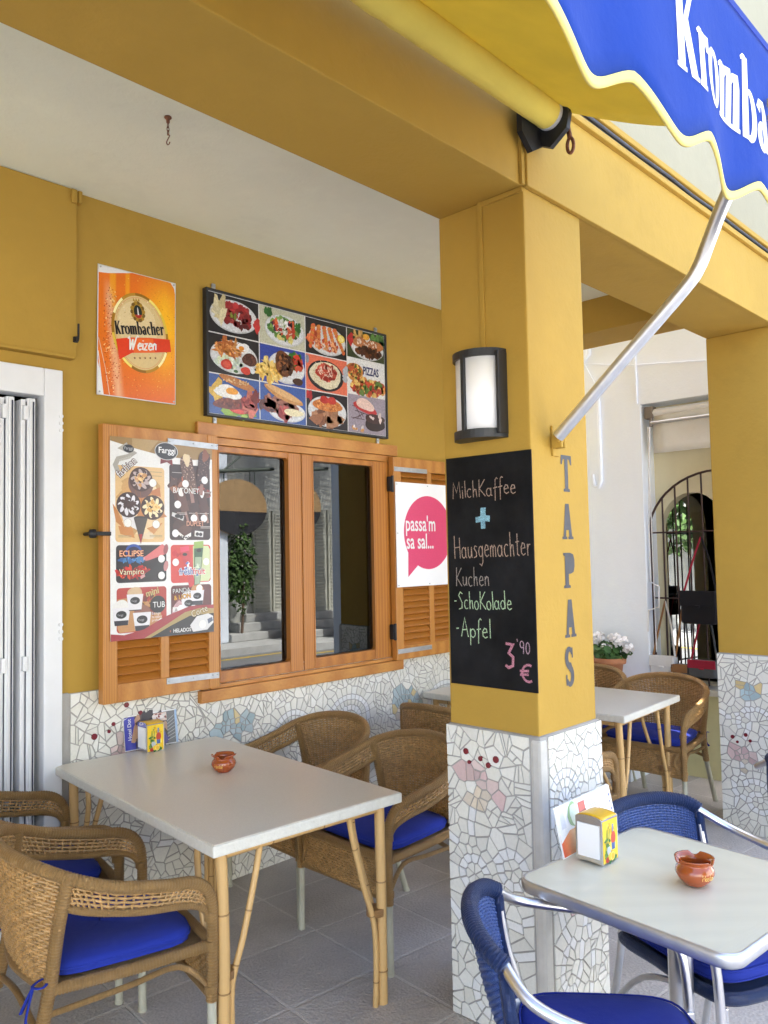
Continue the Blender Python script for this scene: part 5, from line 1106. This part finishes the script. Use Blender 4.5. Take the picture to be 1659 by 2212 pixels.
# ================================================================== FURNITURE
def lerp(a, b2, t): return tuple(a[i]+(b2[i]-a[i])*t for i in range(3))
def wicker_chair():
    t = thing('wicker_chair', '', 'chair')
    half_rail = [(.245, .275, .26), (.248, .278, .50), (.235, .282, .585), (.185, .288, .630), (.09, .293, .648), (-.05, .292, .68), (-.16, .272, .722), (-.24, .20, .755), (-.285, .10, .772)]
    rail = [(x, -y, z) for x, y, z in half_rail]+[(-.295, 0, .777)]+half_rail[::-1]
    b = MB(); b.ribbed(rail, .0176, .0095, 12)
    for s in (-1, 1):
        b.ribbed([(.243, s*.274, .50), (.215, s*.278, .545), (.15, s*.283, .570), (.02, s*.285, .590), (-.12, s*.272, .625), (-.185, s*.252, .650)], .0115, .0085, 8)      # lower arm rail
        b.ribbed([(-.175, s*.262, .725), (-.195, s*.245, .60), (-.21, s*.222, .44), (-.245, s*.222, .27)], .019, .0092, 10)                                                 # rear post
        b.ribbed([(-.21, s*.222, .425), (0, s*.245, .42), (.243, s*.272, .425)], .0175, .0092, 10)                                                                       # side seat rail
        b.tube([(-.225, s*.222, .36), (.0, s*.245, .375), (.15, s*.26, .385), (.243, s*.273, .30)], .009, 8, smooth=5)
        for z in (.29, .42, .5): b.tube([(.243, s*.2745, z), (.243, s*.2745, z+.02)], .020, 10)
    b.ribbed([(.243, -.272, .43), (.262, 0, .432), (.243, .272, .43)], .0175, .0092, 10); b.tube([(.243, -.272, .275), (.25, 0, .285), (.243, .272, .275)], .012, 8, smooth=6)
    b.tube([(-.21, -.222, .425), (-.245, 0, .425), (-.21, .222, .425)], .0165, 10, smooth=6); b.tube([(-.235, -.222, .30), (-.24, 0, .34), (-.235, .222, .30)], .010, 8, smooth=6)
    for s in (-1, 1): b.tube([(.25, s*.245, .415), (.262, s*.225, .36), (.25, s*.25, .30)], .009, 8, smooth=5)
    b.build('frame', M['wrap'], t, world=False)
    b = MB(); G = []
    top = [(-.175, .26, .722), (-.243, .195, .752), (-.285, .10, .77), (-.295, 0, .775), (-.285, -.10, .77), (-.243, -.195, .752), (-.175, -.26, .722)]
    bot = [(-.21, .215, .43), (-.232, .15, .43), (-.243, .075, .43), (-.246, 0, .43), (-.243, -.075, .43), (-.232, -.15, .43), (-.21, -.215, .43)]
    T1 = catmull([Vector(p) for p in top], 4); B1 = catmull([Vector(p) for p in bot], 4)
    for a, q in zip(T1, B1): G.append([a.lerp(q, j/10)+Vector((-.012*math.sin(PI*j/10), 0, 0)) for j in range(11)])
    b.woven(G, 30, 30, .0054, .0046, .0030); b.build('backrest', M['cane'], t, world=False)
    for s in (-1, 1):
        up = catmull([Vector(p) for p in [(.243, s*.277, .53), (.228, s*.281, .592), (.18, s*.287, .628), (.09, s*.292, .646), (-.05, s*.291, .678), (-.16, s*.272, .718), (-.19, s*.255, .72)]], 4)
        lo = catmull([Vector(p) for p in [(.240, s*.274, .51), (.205, s*.277, .548), (.14, s*.282, .570), (.06, s*.284, .582), (-.05, s*.28, .605), (-.13, s*.268, .63), (-.188, s*.25, .645)]], 4)
        b = MB(); b.woven([[a.lerp(q, j/4) for j in range(5)] for a, q in zip(up, lo)], 6, 30, .0042, .0038, .0030); b.build('arm_panel', M['cane'], t, world=False)
    b = MB(); b.sheet([[(-.225+.48*i/10, (-1+2*j/10)*(.218+.052*i/10), .430-.008*math.sin(PI*i/10)*math.sin(PI*j/10)) for j in range(11)] for i in range(11)], .008); b.build('seat', M['weave'], t, world=False)
    b = MB(); b.woven([[Vector((.245+.017*math.sin(PI*i/12), -.268+.536*i/12, .425-.14*j/5)) for j in range(6)] for i in range(13)], 13, 34, .0055, .0046, .0030); b.build('apron', M['cane'], t, world=False)
    for (x, y, x2, y2) in ((.245, .275, .247, .277), (.245, -.275, .247, -.277), (-.243, .222, -.345, .232), (-.243, -.222, -.345, -.232)):
        b = MB(); b.tube([(x, y, .275), (x2, y2, 0)], .0145, 10); b.tube([(x2, y2, .012), (x2, y2, 0)], .016, 10); b.build('leg', M['chair_leg'], t, world=False)
    # cushion: soft, with piped edge, a tuft and ties round the rear posts
    b = MB(); n = 24; F = []; out = []
    for k in range(n):
        a = 2*PI*k/n; c_, s_ = math.cos(a), math.sin(a); e = .38
        x = .215*abs(c_)**e*(1 if c_ > 0 else -1); y = abs(s_)**e*(1 if s_ > 0 else -1); out.append((x+.005, y*(.205+.05*(x+.215)/.43)))
    rings = []
    for rr_, zt in ((1.0, .450), (1.012, .458), (1.0, .468), (.93, .476), (.8, .483), (.55, .4865), (.2, .480), (.01, .479)): rings.append([(p[0]*rr_, p[1]*rr_, zt+.0035*math.sin(p[0]*21+1)*math.sin(p[1]*17+.5)+.004*math.sin(9*p[0]+5*p[1])-.012*max(0, 1-abs(p[0]-.03*math.sin(p[1]*9))/.02)*(rr_ < .9)*.15) for p in out])
    vs = [p for r in rings for p in r]; fs = [[i*n+k, i*n+(k+1) % n, (i+1)*n+(k+1) % n, (i+1)*n+k] for i in range(len(rings)-1) for k in range(n)]
    b.smooth = True; b.idx(vs, fs); b.smooth = False; b.face([(p[0], p[1], .4405) for p in out][::-1])
    for k in range(n): b.face([rings[0][k], (out[k][0], out[k][1], .4405), (out[(k+1) % n][0], out[(k+1) % n][1], .4405), rings[0][(k+1) % n]])
    cu = b.build('cushion', M['cushion'], t, world=False)
    b = MB(); b.tube([(p[0]*1.012, p[1]*1.012, .458) for p in out], .0035, 6, closed=True); b.build('piping', M['cushion'], cu, world=False)
    for s in (-1, 1):
        b = MB(); x0, y0 = -.235, s*.222
        b.tube([(-.20, s*.20, .452), (x0+.0, y0+s*.024, .45), (x0-.022, y0, .448), (x0, y0-s*.02, .45), (-.20, s*.195, .452)], .005, 6, smooth=4, flat=.35)
        b.tube([(x0-.02, y0, .446), (x0-.03, y0-s*.02, .41), (x0-.045, y0-s*.025, .375)], .0075, 6, smooth=4, flat=.35); b.tube([(x0-.02, y0, .446), (x0-.035, y0-s*.005, .38), (x0-.042, y0+s*.01, .355)], .0075, 6, smooth=4, flat=.35)
        b.build('tie', M['cushion'], cu, world=False)
    return t
wc = wicker_chair(); wc['group'] = 'wicker armchairs with blue cushions'
CH = [(1.235, 2.44, -8, 'wicker armchair nearest the camera, front left, blue cushion tied behind'), (1.27, 3.09, -6, 'wicker armchair beside the white folding door, half hidden by the front left one'),
      (2.535, 2.445, 177, 'wicker armchair at the left table, next to the chalkboard pillar'), (2.60, 3.06, 178, 'wicker armchair at the left table, tucked against the mosaic wall'),
      (3.60, 2.88, 3, 'wicker armchair at the far table seen from behind just left of the pillar'), (3.33, 2.19, 2, 'wicker armchair at the far table mostly hidden behind the pillar'),
      (4.83, 2.31, 182, 'wicker armchair at the right end of the far table, fully in view'), (4.92, 2.90, 183, 'wicker armchair at the far table in front of the flower pot')]
for i, (x, y, a, lab_) in enumerate(CH):
    if i == 0: wc.location = (x, y, 0); wc.rotation_euler = (0, 0, R(a)); wc['label'] = lab_
    else: dup(wc, (x, y, 0), R(a), lab_)

def bamboo(b, pts, r, seg=9, node=.21):
    b.tube(pts, r, seg, smooth=5); P_ = catmull([Vector(p) for p in pts], 5); d = 0; nx = node*rnd.uniform(.4, 1)
    for i in range(1, len(P_)-1):
        d += (P_[i]-P_[i-1]).length
        if d > nx: nx += node*rnd.uniform(.8, 1.2); q = (P_[i+1]-P_[i]).normalized()*.004; b.mi = 1; b.tube([P_[i]-q*.6, P_[i]+q*.6], r*1.08, seg); b.mi = 0
def bamboo_table():
    t = thing('bamboo_table', '', 'table'); hx, hy = .385, .66
    b = MB(); b.mi = 1; b.box((-hx, -hy, .703), (hx, hy, .739), .006); b.mi = 0; b.box((-hx+.006, -hy+.006, .7385), (hx-.006, hy-.006, .7402), .0006); b.build('tabletop', [M['stone_top'], M['stone_edge']], t, world=False)
    for sx in (-1, 1):
        for sy in (-1, 1):
            x, y = sx*.325, sy*.60; b = MB(); j = lambda: rnd.uniform(-.006, .006)
            bamboo(b, [(x, y, .703), (x+j(), y+j(), .35), (x, y, 0)], .0188, 12, .3)
            bamboo(b, [(x-sx*.145, y, .703), (x-sx*.125, y, .60), (x-sx*.075, y+j(), .42), (x-sx*.036, y, .29), (x-sx*.032+j(), y, .15), (x-sx*.034, y, 0)], .0106)
            bamboo(b, [(x, y-sy*.145, .703), (x+j(), y-sy*.15, .60), (x, y-sy*.11, .45), (x, y-sy*.038, .29), (x, y-sy*.032, .15), (x, y-sy*.034, 0)], .0106)
            lg = b.build('leg', [M['bamboo'], M['node']], t, world=False)
            b = MB(); b.tube([(x-sx*.014, y-sy*.014, .308), (x-sx*.014, y-sy*.014, .334)], .034, 14); b.build('binding', M['rattan'], lg, world=False)
    b = MB()
    for sx in (-1, 1): bamboo(b, [(sx*.325, -.58, .685), (sx*.325, 0, .686), (sx*.325, .58, .685)], .014)
    for sy in (-1, 1): bamboo(b, [(-.31, sy*.60, .685), (0, sy*.60, .686), (.31, sy*.60, .685)], .014)
    b.build('apron_cane', [M['bamboo'], M['node']], t, world=False); return t
bt = bamboo_table(); bt['group'] = 'bamboo legged tables with pale stone tops'; T1 = (1.845, 2.70, R(-4.6))
bt.location = (T1[0], T1[1], 0); bt.rotation_euler = (0, 0, T1[2]); bt['label'] = 'bamboo table with stone top under the timber window, ashtray on it'
dup(bt, (4.235, 2.70, 0), R(3), 'bamboo table with bare stone top seen behind the pillar')

def metal_table():
    t = thing('metal_table', 'square aluminium table with pale laminate top before the chalkboard pillar', 'table', (2.118, .965, 0), R(-5.7)); h = .305
    def rr_(h_, r): return [(cx+r*math.cos(R(a0+15*k)), cy_+r*math.sin(R(a0+15*k))) for cx, cy_, a0 in ((h_-r, -h_+r, -90), (h_-r, h_-r, 0), (-h_+r, h_-r, 90), (-h_+r, -h_+r, 180)) for k in range(7)]
    b = MB(); b.prism(rr_(h-.008, .04), lambda u, v, d: (u, v, d), .7195, .695); b.build('tabletop', M['laminate'], t, world=False)
    b = MB(); O = rr_(h, .05); prof = [(-.010, .7195), (-.004, .7215), (0, .7180), (.002, .71), (.001, .695), (-.003, .688), (-.012, .687)]; n = len(O); vs = []
    for k in range(n):
        p = Vector(O[k]); a = Vector(O[(k-1) % n]); q = Vector(O[(k+1) % n]); tn = (q-a).normalized(); nn = Vector((tn.y, -tn.x))
        for d, z in prof: vs.append((p.x+nn.x*d, p.y+nn.y*d, z))
    m_ = len(prof); b.smooth = True; b.idx(vs, [[k*m_+i, ((k+1) % n)*m_+i, ((k+1) % n)*m_+i+1, k*m_+i+1] for k in range(n) for i in range(m_-1)]); b.smooth = False; b.build('rim', M['alu_dull'], t, world=False)
    b = MB(); b.tube([(0, 0, .03), (0, 0, .69)], .032, 20); b.box((-.12, -.012, .672), (.12, .012, .69)); b.box((-.012, -.12, .672), (.012, .12, .69)); b.build('post', M['alu'], t, world=False)
    for k in range(4):
        b = MB(); a = R(45+90*k); b.box((0, -.024, 0), (.30, .024, .03), .008); b.v = [(p[0]*math.cos(a)-p[1]*math.sin(a), p[0]*math.sin(a)+p[1]*math.cos(a), p[2]) for p in b.v]; b.build('foot', M['alu_dull'], t, world=False)
metal_table()

def alu_chair():
    t = thing('aluminium_chair', '', 'chair')
    for s in (-1, 1):
        b = MB(); b.tube([(-.225, s*.185, .735), (-.17, s*.245, .690), (-.06, s*.282, .660), (.08, s*.285, .645), (.19, s*.268, .62), (.235, s*.255, .58), (.25, s*.245, .50), (.262, s*.245, .25), (.275, s*.25, .0)], .0128, 12, smooth=6); b.build('arm', M['alu'], t, world=False)
        b = MB(); b.tube([(-.225, s*.185, .735), (-.205, s*.19, .60), (-.17, s*.195, .45), (-.20, s*.205, .25), (-.27, s*.22, 0)], .0115, 10, smooth=6); b.tube([(.12, s*.205, .415), (-.06, s*.215, .36), (-.20, s*.212, .22)], .009, 8, smooth=4); b.build('rear_leg', M['alu_dull'], t, world=False)
        b = MB(); b.box((.243, s*.228-.004, .05), (.262, s*.228+.004, .43), .002)
        for z in (.12, .2, .33, .4): b.tube([(.25, s*.224-.004, z), (.25, s*.236, z)], .006, 8)
        b.build('brace', M['alu'], t, world=False)
    b = MB(); top = [(-.222, -.19, .735), (-.255, -.165, .755), (-.285, -.09, .770), (-.295, 0, .773), (-.285, .09, .770), (-.255, .165, .755), (-.222, .19, .735)]
    b.ribbed(top, .0205, .0085, 12)
    for s in (-1, 1): b.tube([(-.224, s*.188, .73), (-.212, s*.192, .62), (-.175, s*.196, .45)], .015, 10, smooth=4)
    b.build('back_rim', M['blue_wrap'], t, world=False)
    b = MB(); T_ = catmull([Vector(p) for p in top], 4); n = len(T_); G = []
    for i, p in enumerate(T_):
        s = i/(n-1)*2-1; q = Vector((-.175-.03*(1-s*s), s*.192, .455)); G.append([p.lerp(q, j/10)+Vector((-.012*math.sin(PI*j/10), 0, 0)) for j in range(11)])
    b.woven(G, 38, 40, .0043, .0034, .0024); b.build('backrest', M['blue_strand'], t, world=False)
    b = MB(); b.tube([(-.17, -.19, .43), (.0, -.212, .432), (.17, -.215, .433), (.235, -.17, .428), (.245, 0, .426), (.235, .17, .428), (.17, .215, .433), (.0, .212, .432), (-.17, .19, .43), (-.195, 0, .43)], .0175, 10, closed=True, smooth=5); b.build('seat_rim', M['blue_wrap'], t, world=False)
    b = MB(); b.sheet([[(-.18+.41*i/8, (-1+2*j/8)*(.185+.02*i/8), .432) for j in range(9)] for i in range(9)], .008); b.build('seat', M['blue_weave'], t, world=False)
    b = MB(); n = 32; out = []
    for k in range(n):
        a = 2*PI*k/n; c_, s_ = math.cos(a), math.sin(a); e = .42; out.append((.20*abs(c_)**e*(1 if c_ > 0 else -1)+.02, .198*abs(s_)**e*(1 if s_ > 0 else -1)))
    rings = [[((p[0]-.02)*r+.02, p[1]*r, z+.003*math.sin(p[0]*19)*math.sin(p[1]*15)) for p in out] for r, z in ((.98, .447), (1.01, .455), (1.01, .472), (.985, .483), (.92, .489), (.75, .493), (.4, .494), (.01, .493))]
    vs = [p for r in rings for p in r]; b.smooth = True; b.idx(vs, [[i*n+k, i*n+(k+1) % n, (i+1)*n+(k+1) % n, (i+1)*n+k] for i in range(len(rings)-1) for k in range(n)]); b.smooth = False; b.face(rings[0][::-1])
    cu = b.build('cushion', M['cushion'], t, world=False)
    b = MB()
    for z in (.456, .482): b.tube([((p[0]-.02)*1.012+.02, p[1]*1.012, z) for p in out], .003, 6, closed=True)
    b.build('piping', M['cushion'], cu, world=False)
    b = MB(); b.box((-.19, .150, .455), (-.175, .154, .49), .001, Matrix.Rotation(R(25), 4, 'Z')); b.build('care_tag', M['paper'], cu, world=False)
    return t
ac = alu_chair(); ac['group'] = 'aluminium armchairs with blue woven backs'
ac.location = (1.70, .965, 0); ac.rotation_euler = (0, 0, R(-52)); ac['label'] = 'blue woven aluminium armchair in the near foreground, back at the table corner'
dup(ac, (2.42, 1.0, 0), R(-112), 'blue woven aluminium armchair pushed in behind the laminate table')
dup(ac, (3.722, 1.004, 0), R(4), 'blue woven aluminium armchair cut off at the right photo edge')

# ------------------------------------------------------------------ things on the tables
def napkin(loc, rz, label):
    t = thing('napkin_dispenser', label, 'napkin dispenser', loc, rz); w_, d_, h_ = .043, .042, .118
    topz = lambda y: h_+.013*math.sqrt(max(0, 1-(y/(d_+.004))**2))
    prof = [(-d_, .004)]+[(-d_+2*d_*k/14, topz(-d_+2*d_*k/14)) for k in range(15)]+[(d_, .004)]
    b = MB(); b.prism(prof, lambda u, v, d: (-w_+d, u, v), 0, 2*w_)
    for x in (-.035, .035):
        for y in (-.034, .034): b.box((x-.005, y-.005, 0), (x+.005, y+.005, .004))
    b.build('case', M['chrome'], t, world=False)
    b = MB(); b.prism([(-.035, .016), (.035, .016), (.035, .108), (-.035, .108)], lambda u, v, d: (-w_-.0025+d, u, v), 0, .002); b.build('napkins', M['paper'], t, world=False); b = MB(); b.prism([(-.035, .016), (.035, .016), (.035, .108), (-.035, .108)], lambda u, v, d: (w_+.0005+d, u, v), 0, .002); b.build('napkins', M['paper'], t, world=False)
    c = Canvas(lambda u, v, d: (-w_+.004+u, -d_-.0006-d, .004+v)); W_ = .078; ye = srgb(246, 206, 40)
    c.rect(0, 0, W_, .115, ye, 0); c.blobs([srgb(250, 225, 90), srgb(230, 180, 30)], 30, W_/2, .06, .03, .05, .006, .4, seed=3)
    for k in range(3): c.stroke([(.010+.006*k, .015), (.022+.007*k, .09+.008*(k % 2))], .0028, srgb(80, 130, 60), 1)
    c.blobs([srgb(70, 120, 50), srgb(110, 150, 60)], 14, .022, .04, .016, .03, .005, 1.2, (1, 2.5), 4); c.poly([(.045, .03), (.062, .03), (.064, .065), (.056, .08), (.057, .10), (.048, .10), (.049, .08), (.043, .065)], srgb(120, 140, 175), 1.5); c.ell(.054, .062, .012, .018, srgb(200, 70, 50), 2); c.rect(.045, .03, .062, .048, srgb(70, 100, 165), 2)
    c.ell(.03, .03, .010, .014, srgb(190, 200, 205), 1.6, .3); c.ell(.036, .014, .010, .011, srgb(245, 200, 50), 2.5); c.ell(.048, .013, .011, .012, srgb(250, 225, 120), 3); c.ell(.048, .013, .008, .009, srgb(240, 190, 50), 3.4); c.blobs([srgb(60, 120, 50), srgb(190, 50, 40)], 16, .045, .008, .034, .007, .006, 2, seed=8)
    c.build('side_print', M['print'], t, world=False)
    b = MB(); b.col = srgb(240, 190, 45); n = 14
    b.sheet([[(-w_+.004+.078*i/6, -d_+2*d_*j/n, topz(-d_+2*d_*j/n)+.0008) for j in range(n+1)] for i in range(7)], .0008); b.build('top_print', M['print'], t, world=False); return t
napkin((1.925, 3.315, .7402), R(-3), 'chrome napkin dispenser by the mosaic wall on the bamboo table')
napkin((2.106, 1.193, .7215), R(-2), 'chrome napkin dispenser on the laminate table by the pillar')

def ashtray(loc, rz, label):
    t = thing('ashtray', label, 'ashtray', loc, rz)
    prof = [(.001, .002), (.026, 0), (.031, .003), (.044, .018), (.050, .032), (.047, .044), (.040, .052), (.0385, .055), (.043, .061), (.0495, .066), (.0505, .069), (.047, .069), (.040, .061), (.035, .052), (.040, .040), (.040, .028), (.030, .014), (.001, .010)]
    def fn(r, z, a):
        k = 0
        for a0 in (0.6, 2.7, 4.8):
            d = abs((a-a0+PI) % (2*PI)-PI); k = max(k, 1-(d/.28)**2)
        return (r, z-.010*max(0, k)*max(0, (z-.054)/.015) if z > .054 else z)
    b = MB(); b.lathe(prof, (0, 0, 0), 60, fn); b.build('bowl', M['terracotta'], t, world=False)
    def fn2(u, v, d): a = -PI/2+u/.05; r = .0493-.3*(v-.032)**2*30+.0006+d; return (r*math.cos(a), r*math.sin(a), v)
    c = Canvas(fn2); c.glyphs(HAND, 'Hostal', -.030, .024, .016, (1, 1, 1), 0, 1.5, .95, .02, shear=.1); c.build('script', M['gold'], t, world=False)
ashtray((1.925, 2.755, .7402), R(-48), 'glazed terracotta ashtray with rim notches on the bamboo table'); ashtray((2.115, .915, .7215), R(-12), 'glazed terracotta ashtray with rim notches on the laminate table')

def menu(loc, rz, w_, h_, lean, label, paint):
    t = thing('menu_card', label, 'menu', loc, rz); k = math.tan(R(lean))
    fn = lambda off: (lambda u, v, d: (u, off+v*k-d, v))
    b = MB(); b.prism([(0, .0), (w_, .0), (w_, h_), (0, h_)], lambda u, v, d: (u, .006+v*k-d, v), 0, -.0015); b.build('back_page', M['paper'], t, world=False)
    b = MB(); b.prism([(0, .004), (w_*.995, .001), (w_*.995, h_*.995), (0, h_*.985)], lambda u, v, d: (u, v*k-d+.004*(1-u/w_), v), 0, -.0015); b.build('front_page', M['paper'], t, world=False)
    c = Canvas(lambda u, v, d: (u, v*k-d-.0004+.004*(1-u/w_), v)); paint(c, w_, h_); c.build('print', M['print'], t, world=False); return t
def paint1(c, w_, h_):
    c.rect(.001, .004, w_-.012, h_-.004, srgb(70, 66, 72), 0); c.rect(.002, .004, w_*.2, h_-.006, srgb(62, 66, 170), 1); c.text('Hotel Dot', w_*.13, .045, .018, srgb(215, 215, 225), 3, .9, rot=PI/2, bold=.02)
    c.blobs([srgb(150, 110, 90), srgb(90, 70, 70), srgb(190, 150, 120), srgb(50, 45, 55)], 50, w_*.5, h_*.62, w_*.28, h_*.3, .02, 1, (1, 2.4), 7); c.blobs([srgb(40, 40, 48), srgb(90, 85, 95), srgb(60, 55, 130)], 40, w_*.5, h_*.25, w_*.28, h_*.2, .02, 2, (1, 2), 9); c.rect(w_*.55, h_*.72, w_*.80, h_*.96, srgb(220, 190, 175), 3); c.blobs([srgb(130, 60, 60), srgb(220, 210, 205)], 14, w_*.68, h_*.84, w_*.1, h_*.08, .008, 4, (1, 3), 2)
    c.rect(w_*.80, .006, w_-.014, h_-.006, srgb(90, 95, 100), 2)
    for k in range(7): c.stroke([(w_*.80, .02+.014*k), (w_-.014, .032+.016*k)], .003, srgb(150, 155, 160), 3)
    c.rect(w_-.012, .002, w_-.001, h_-.002, srgb(150, 180, 215), 2)
def paint2(c, w_, h_):
    c.rect(.002, .003, w_-.002, h_-.003, srgb(244, 244, 246), 0); f = w_*.45
    c.grad(.004, .004, f*.9, h_*.48, lambda u, v: tuple(Vector(srgb(232, 96, 66)).lerp(Vector(srgb(250, 210, 130)), min(1, u*.9+.1*v))), 10, 8, 1); c.poly([(.004, h_*.30), (.06, h_*.49), (.004, h_*.5)], srgb(244, 244, 246), 2); c.blobs([srgb(245, 170, 70), srgb(240, 140, 60)], 9, f*.75, h_*.45, .03, .012, .012, 2, seed=4)
    c.ell(f*.62, h_*.74, .03, .034, srgb(120, 170, 110), 2, 0, 24, .06); c.ell(f*.66, h_*.74, .022, .03, srgb(200, 220, 200), 3, 0, 24, .06); c.rect(.02, h_*.55, f*.3, h_*.92, srgb(222, 224, 232), 1); c.rect(f*.86, h_*.72, f*1.12, h_*.92, srgb(206, 70, 66), 2); c.poly([(f*.84, h_*.66), (f*1.14, h_*.70), (f*1.12, h_*.75), (f*.86, h_*.73)], srgb(130, 60, 50), 3)
    for k in range(17): c.rect(f*1.3, h_*.95-.006*k, w_*.9, h_*.95-.006*k-.0022, srgb(150, 152, 165), 1)
    for k in range(4): c.ell(w_*.955, h_*.8-.02*k, .004, .005, srgb(60, 80, 160), 1)
menu((1.83, 3.368, .7402), R(-3), .262, .152, 8, 'leaflet with blue band standing behind the napkin dispenser by the wall', paint1)
menu((2.035, 1.255, .7215), R(1), .325, .137, 12, 'open white menu standing between the laminate table dispenser and the pillar', paint2)

# ================================================================== ACROSS THE STREET (mirrored in the panes, and the light it throws back)
oh = thing('opposite_house', 'cream house with louvred shutters across the street', 'building', (12, -7, 0))
b = MB(); b.box((-14, -14, 0), (30, -6.3, 4.3)); b.build('facade', pm('pale_facade', (.52, .525, .49), .8), oh)
b = MB(); b.box((7.6, -6.3, 0), (8.95, -5.75, 4.2), .05); b.build('buttress', M['white_wall'], oh)
b = MB(); b.box((9.0, -6.3, 0), (11.4, -5.75, .15), .02); b.box((9.3, -6.3, .15), (11.2, -5.95, .32), .02); b.box((9.6, -6.3, .32), (11.0, -6.1, .48), .02); b.build('steps', M['kerb'], oh)
for x0, z0, z1, ww in ((9.9, .48, 2.55, .45), (10.4, .48, 2.55, .45), (13.4, .9, 2.4, .5), (13.95, .9, 2.4, .5), (3, .9, 2.4, .5), (3.55, .9, 2.4, .5), (-3, .3, 2.4, .6), (-2.35, .3, 2.4, .6)):
    b = MB(); b.box((x0, -6.3, z0), (x0+ww, -6.25, z1), .01)
    z = z0+.06
    while z < z1-.06: b.box((x0+.05, -6.255, z), (x0+ww-.05, -6.235, z+.045), .004, Matrix.Rotation(R(-25), 4, 'X')); z += .07
    b.build('shutter', pm('pale_shutter', (.55, .55, .48), .6) if 'pale_shutter' not in bpy.data.materials else bpy.data.materials['pale_shutter'], oh)
sg = thing('hanging_sign', 'oval tan sign hanging from an iron bracket across the street', 'sign', (9.3, -5.7, 3.2))
b = MB(); b.tube([(8.6, -5.7, 3.2), (10.0, -5.7, 3.33)], .035, 8); b.tube([(8.8, -5.7, 3.22), (9.5, -5.7, 3.75), (10.0, -5.7, 4.0)], .02, 8)
for x in (8.7, 8.82, 9.42, 9.54): b.tube([(x, -5.7, 3.24), (x, -5.7, 3.0)], .012, 6)
b.build('bracket', pm('grey_green_iron', (.10, .12, .10), .6, .3), sg)
b = MB(); b.prism([(9.12+.68*math.cos(R(a)), 2.55+.53*math.sin(R(a))) for a in range(0, 360, 8)], lambda u, v, d: (u, -5.7+d, v), -.03, .03); b.build('sign_panel', pm('tan_sign', (.42, .27, .13), .5), sg)
b = MB(); b.prism([(9.12+.68*math.cos(R(a)), 2.55+.53*math.sin(R(a))) for a in range(188, 353, 6)], lambda u, v, d: (u, -5.7+d, v), .031, .036); b.build('sign_band', pm('dark_sign', (.03, .03, .035), .5), sg)
rg = random.Random(12)
pt = thing('palm_tree', 'palm tree with rough bark trunk on the far pavement', 'tree', (10.22, -5.3, 0))
b = MB(); b.tube([(10.22, -5.3, 0), (10.25, -5.3, 1.5), (10.22, -5.32, 3), (10.2, -5.3, 5.6)], lambda t: .29-.05*t+.02*math.sin(t*60), 16, smooth=8); b.build('trunk', M['bark'], pt)
b = MB()
for k in range(26):
    a = rg.uniform(0, 6.28); el_ = rg.uniform(-.3, 1.1); L_ = rg.uniform(1.6, 2.3); pr = None
    for j in range(9):
        s = j/8; p = Vector((10.2+math.cos(a)*L_*s*math.cos(el_), -5.3+math.sin(a)*L_*s*math.cos(el_), 5.6+L_*s*math.sin(el_)-1.1*s*s))
        if pr is not None:
            d = (p-pr).normalized(); sd_ = d.cross(Vector((0, 0, 1))).normalized(); w2 = .5*math.sin(PI*min(1, s*.9+.08))
            for q in (0, .33, .66):
                o_ = pr.lerp(p, q)
                for sg_ in (-1, 1): b.face([o_, o_+d*.03, o_+d*.25+sd_*sg_*w2+Vector((0, 0, -.22*w2*2))])
        pr = p
b.build('crown', M['leaf2'], pt)
def bush(name, label, cat, cen, rad, n, size, trunk=None):
    t = thing(name, label, cat, (cen[0], cen[1], 0)); b = MB(); leaves(b, cen, rad, n, size, rg, False)
    for k in range(7):
        c2 = Vector(cen)+Vector((rg.uniform(-.7, .7)*rad[0], rg.uniform(-.7, .7)*rad[1], rg.uniform(-.7, .7)*rad[2])); leaves(b, c2, [x*.5 for x in rad], n//6, size, rg, False)
    b.build('crown', M['leaf2'], t)
    b = MB(); b.tube([(cen[0], cen[1], 0), (cen[0]+.05, cen[1], cen[2]*.6), (cen[0], cen[1], cen[2])], lambda q: (trunk or .03)*(1-.5*q), 8, smooth=4); b.build('trunk', M['bark'], t)
bush('climbing_bush', 'leafy climbing bush beside the louvred door across the street', 'bush', (9.3, -5.85, 1.45), (.34, .22, .95), 420, .07)
bush('street_tree', 'broad leafy street tree across the road to the left', 'tree', (1.2, -5.2, 2.9), (1.7, 1.2, 1.5), 900, .15, .14)
bush('street_tree', 'broad leafy street tree across the road to the right', 'tree', (15.6, -5.3, 4.4), (1.6, 1.3, 1.3), 900, .15, .14)
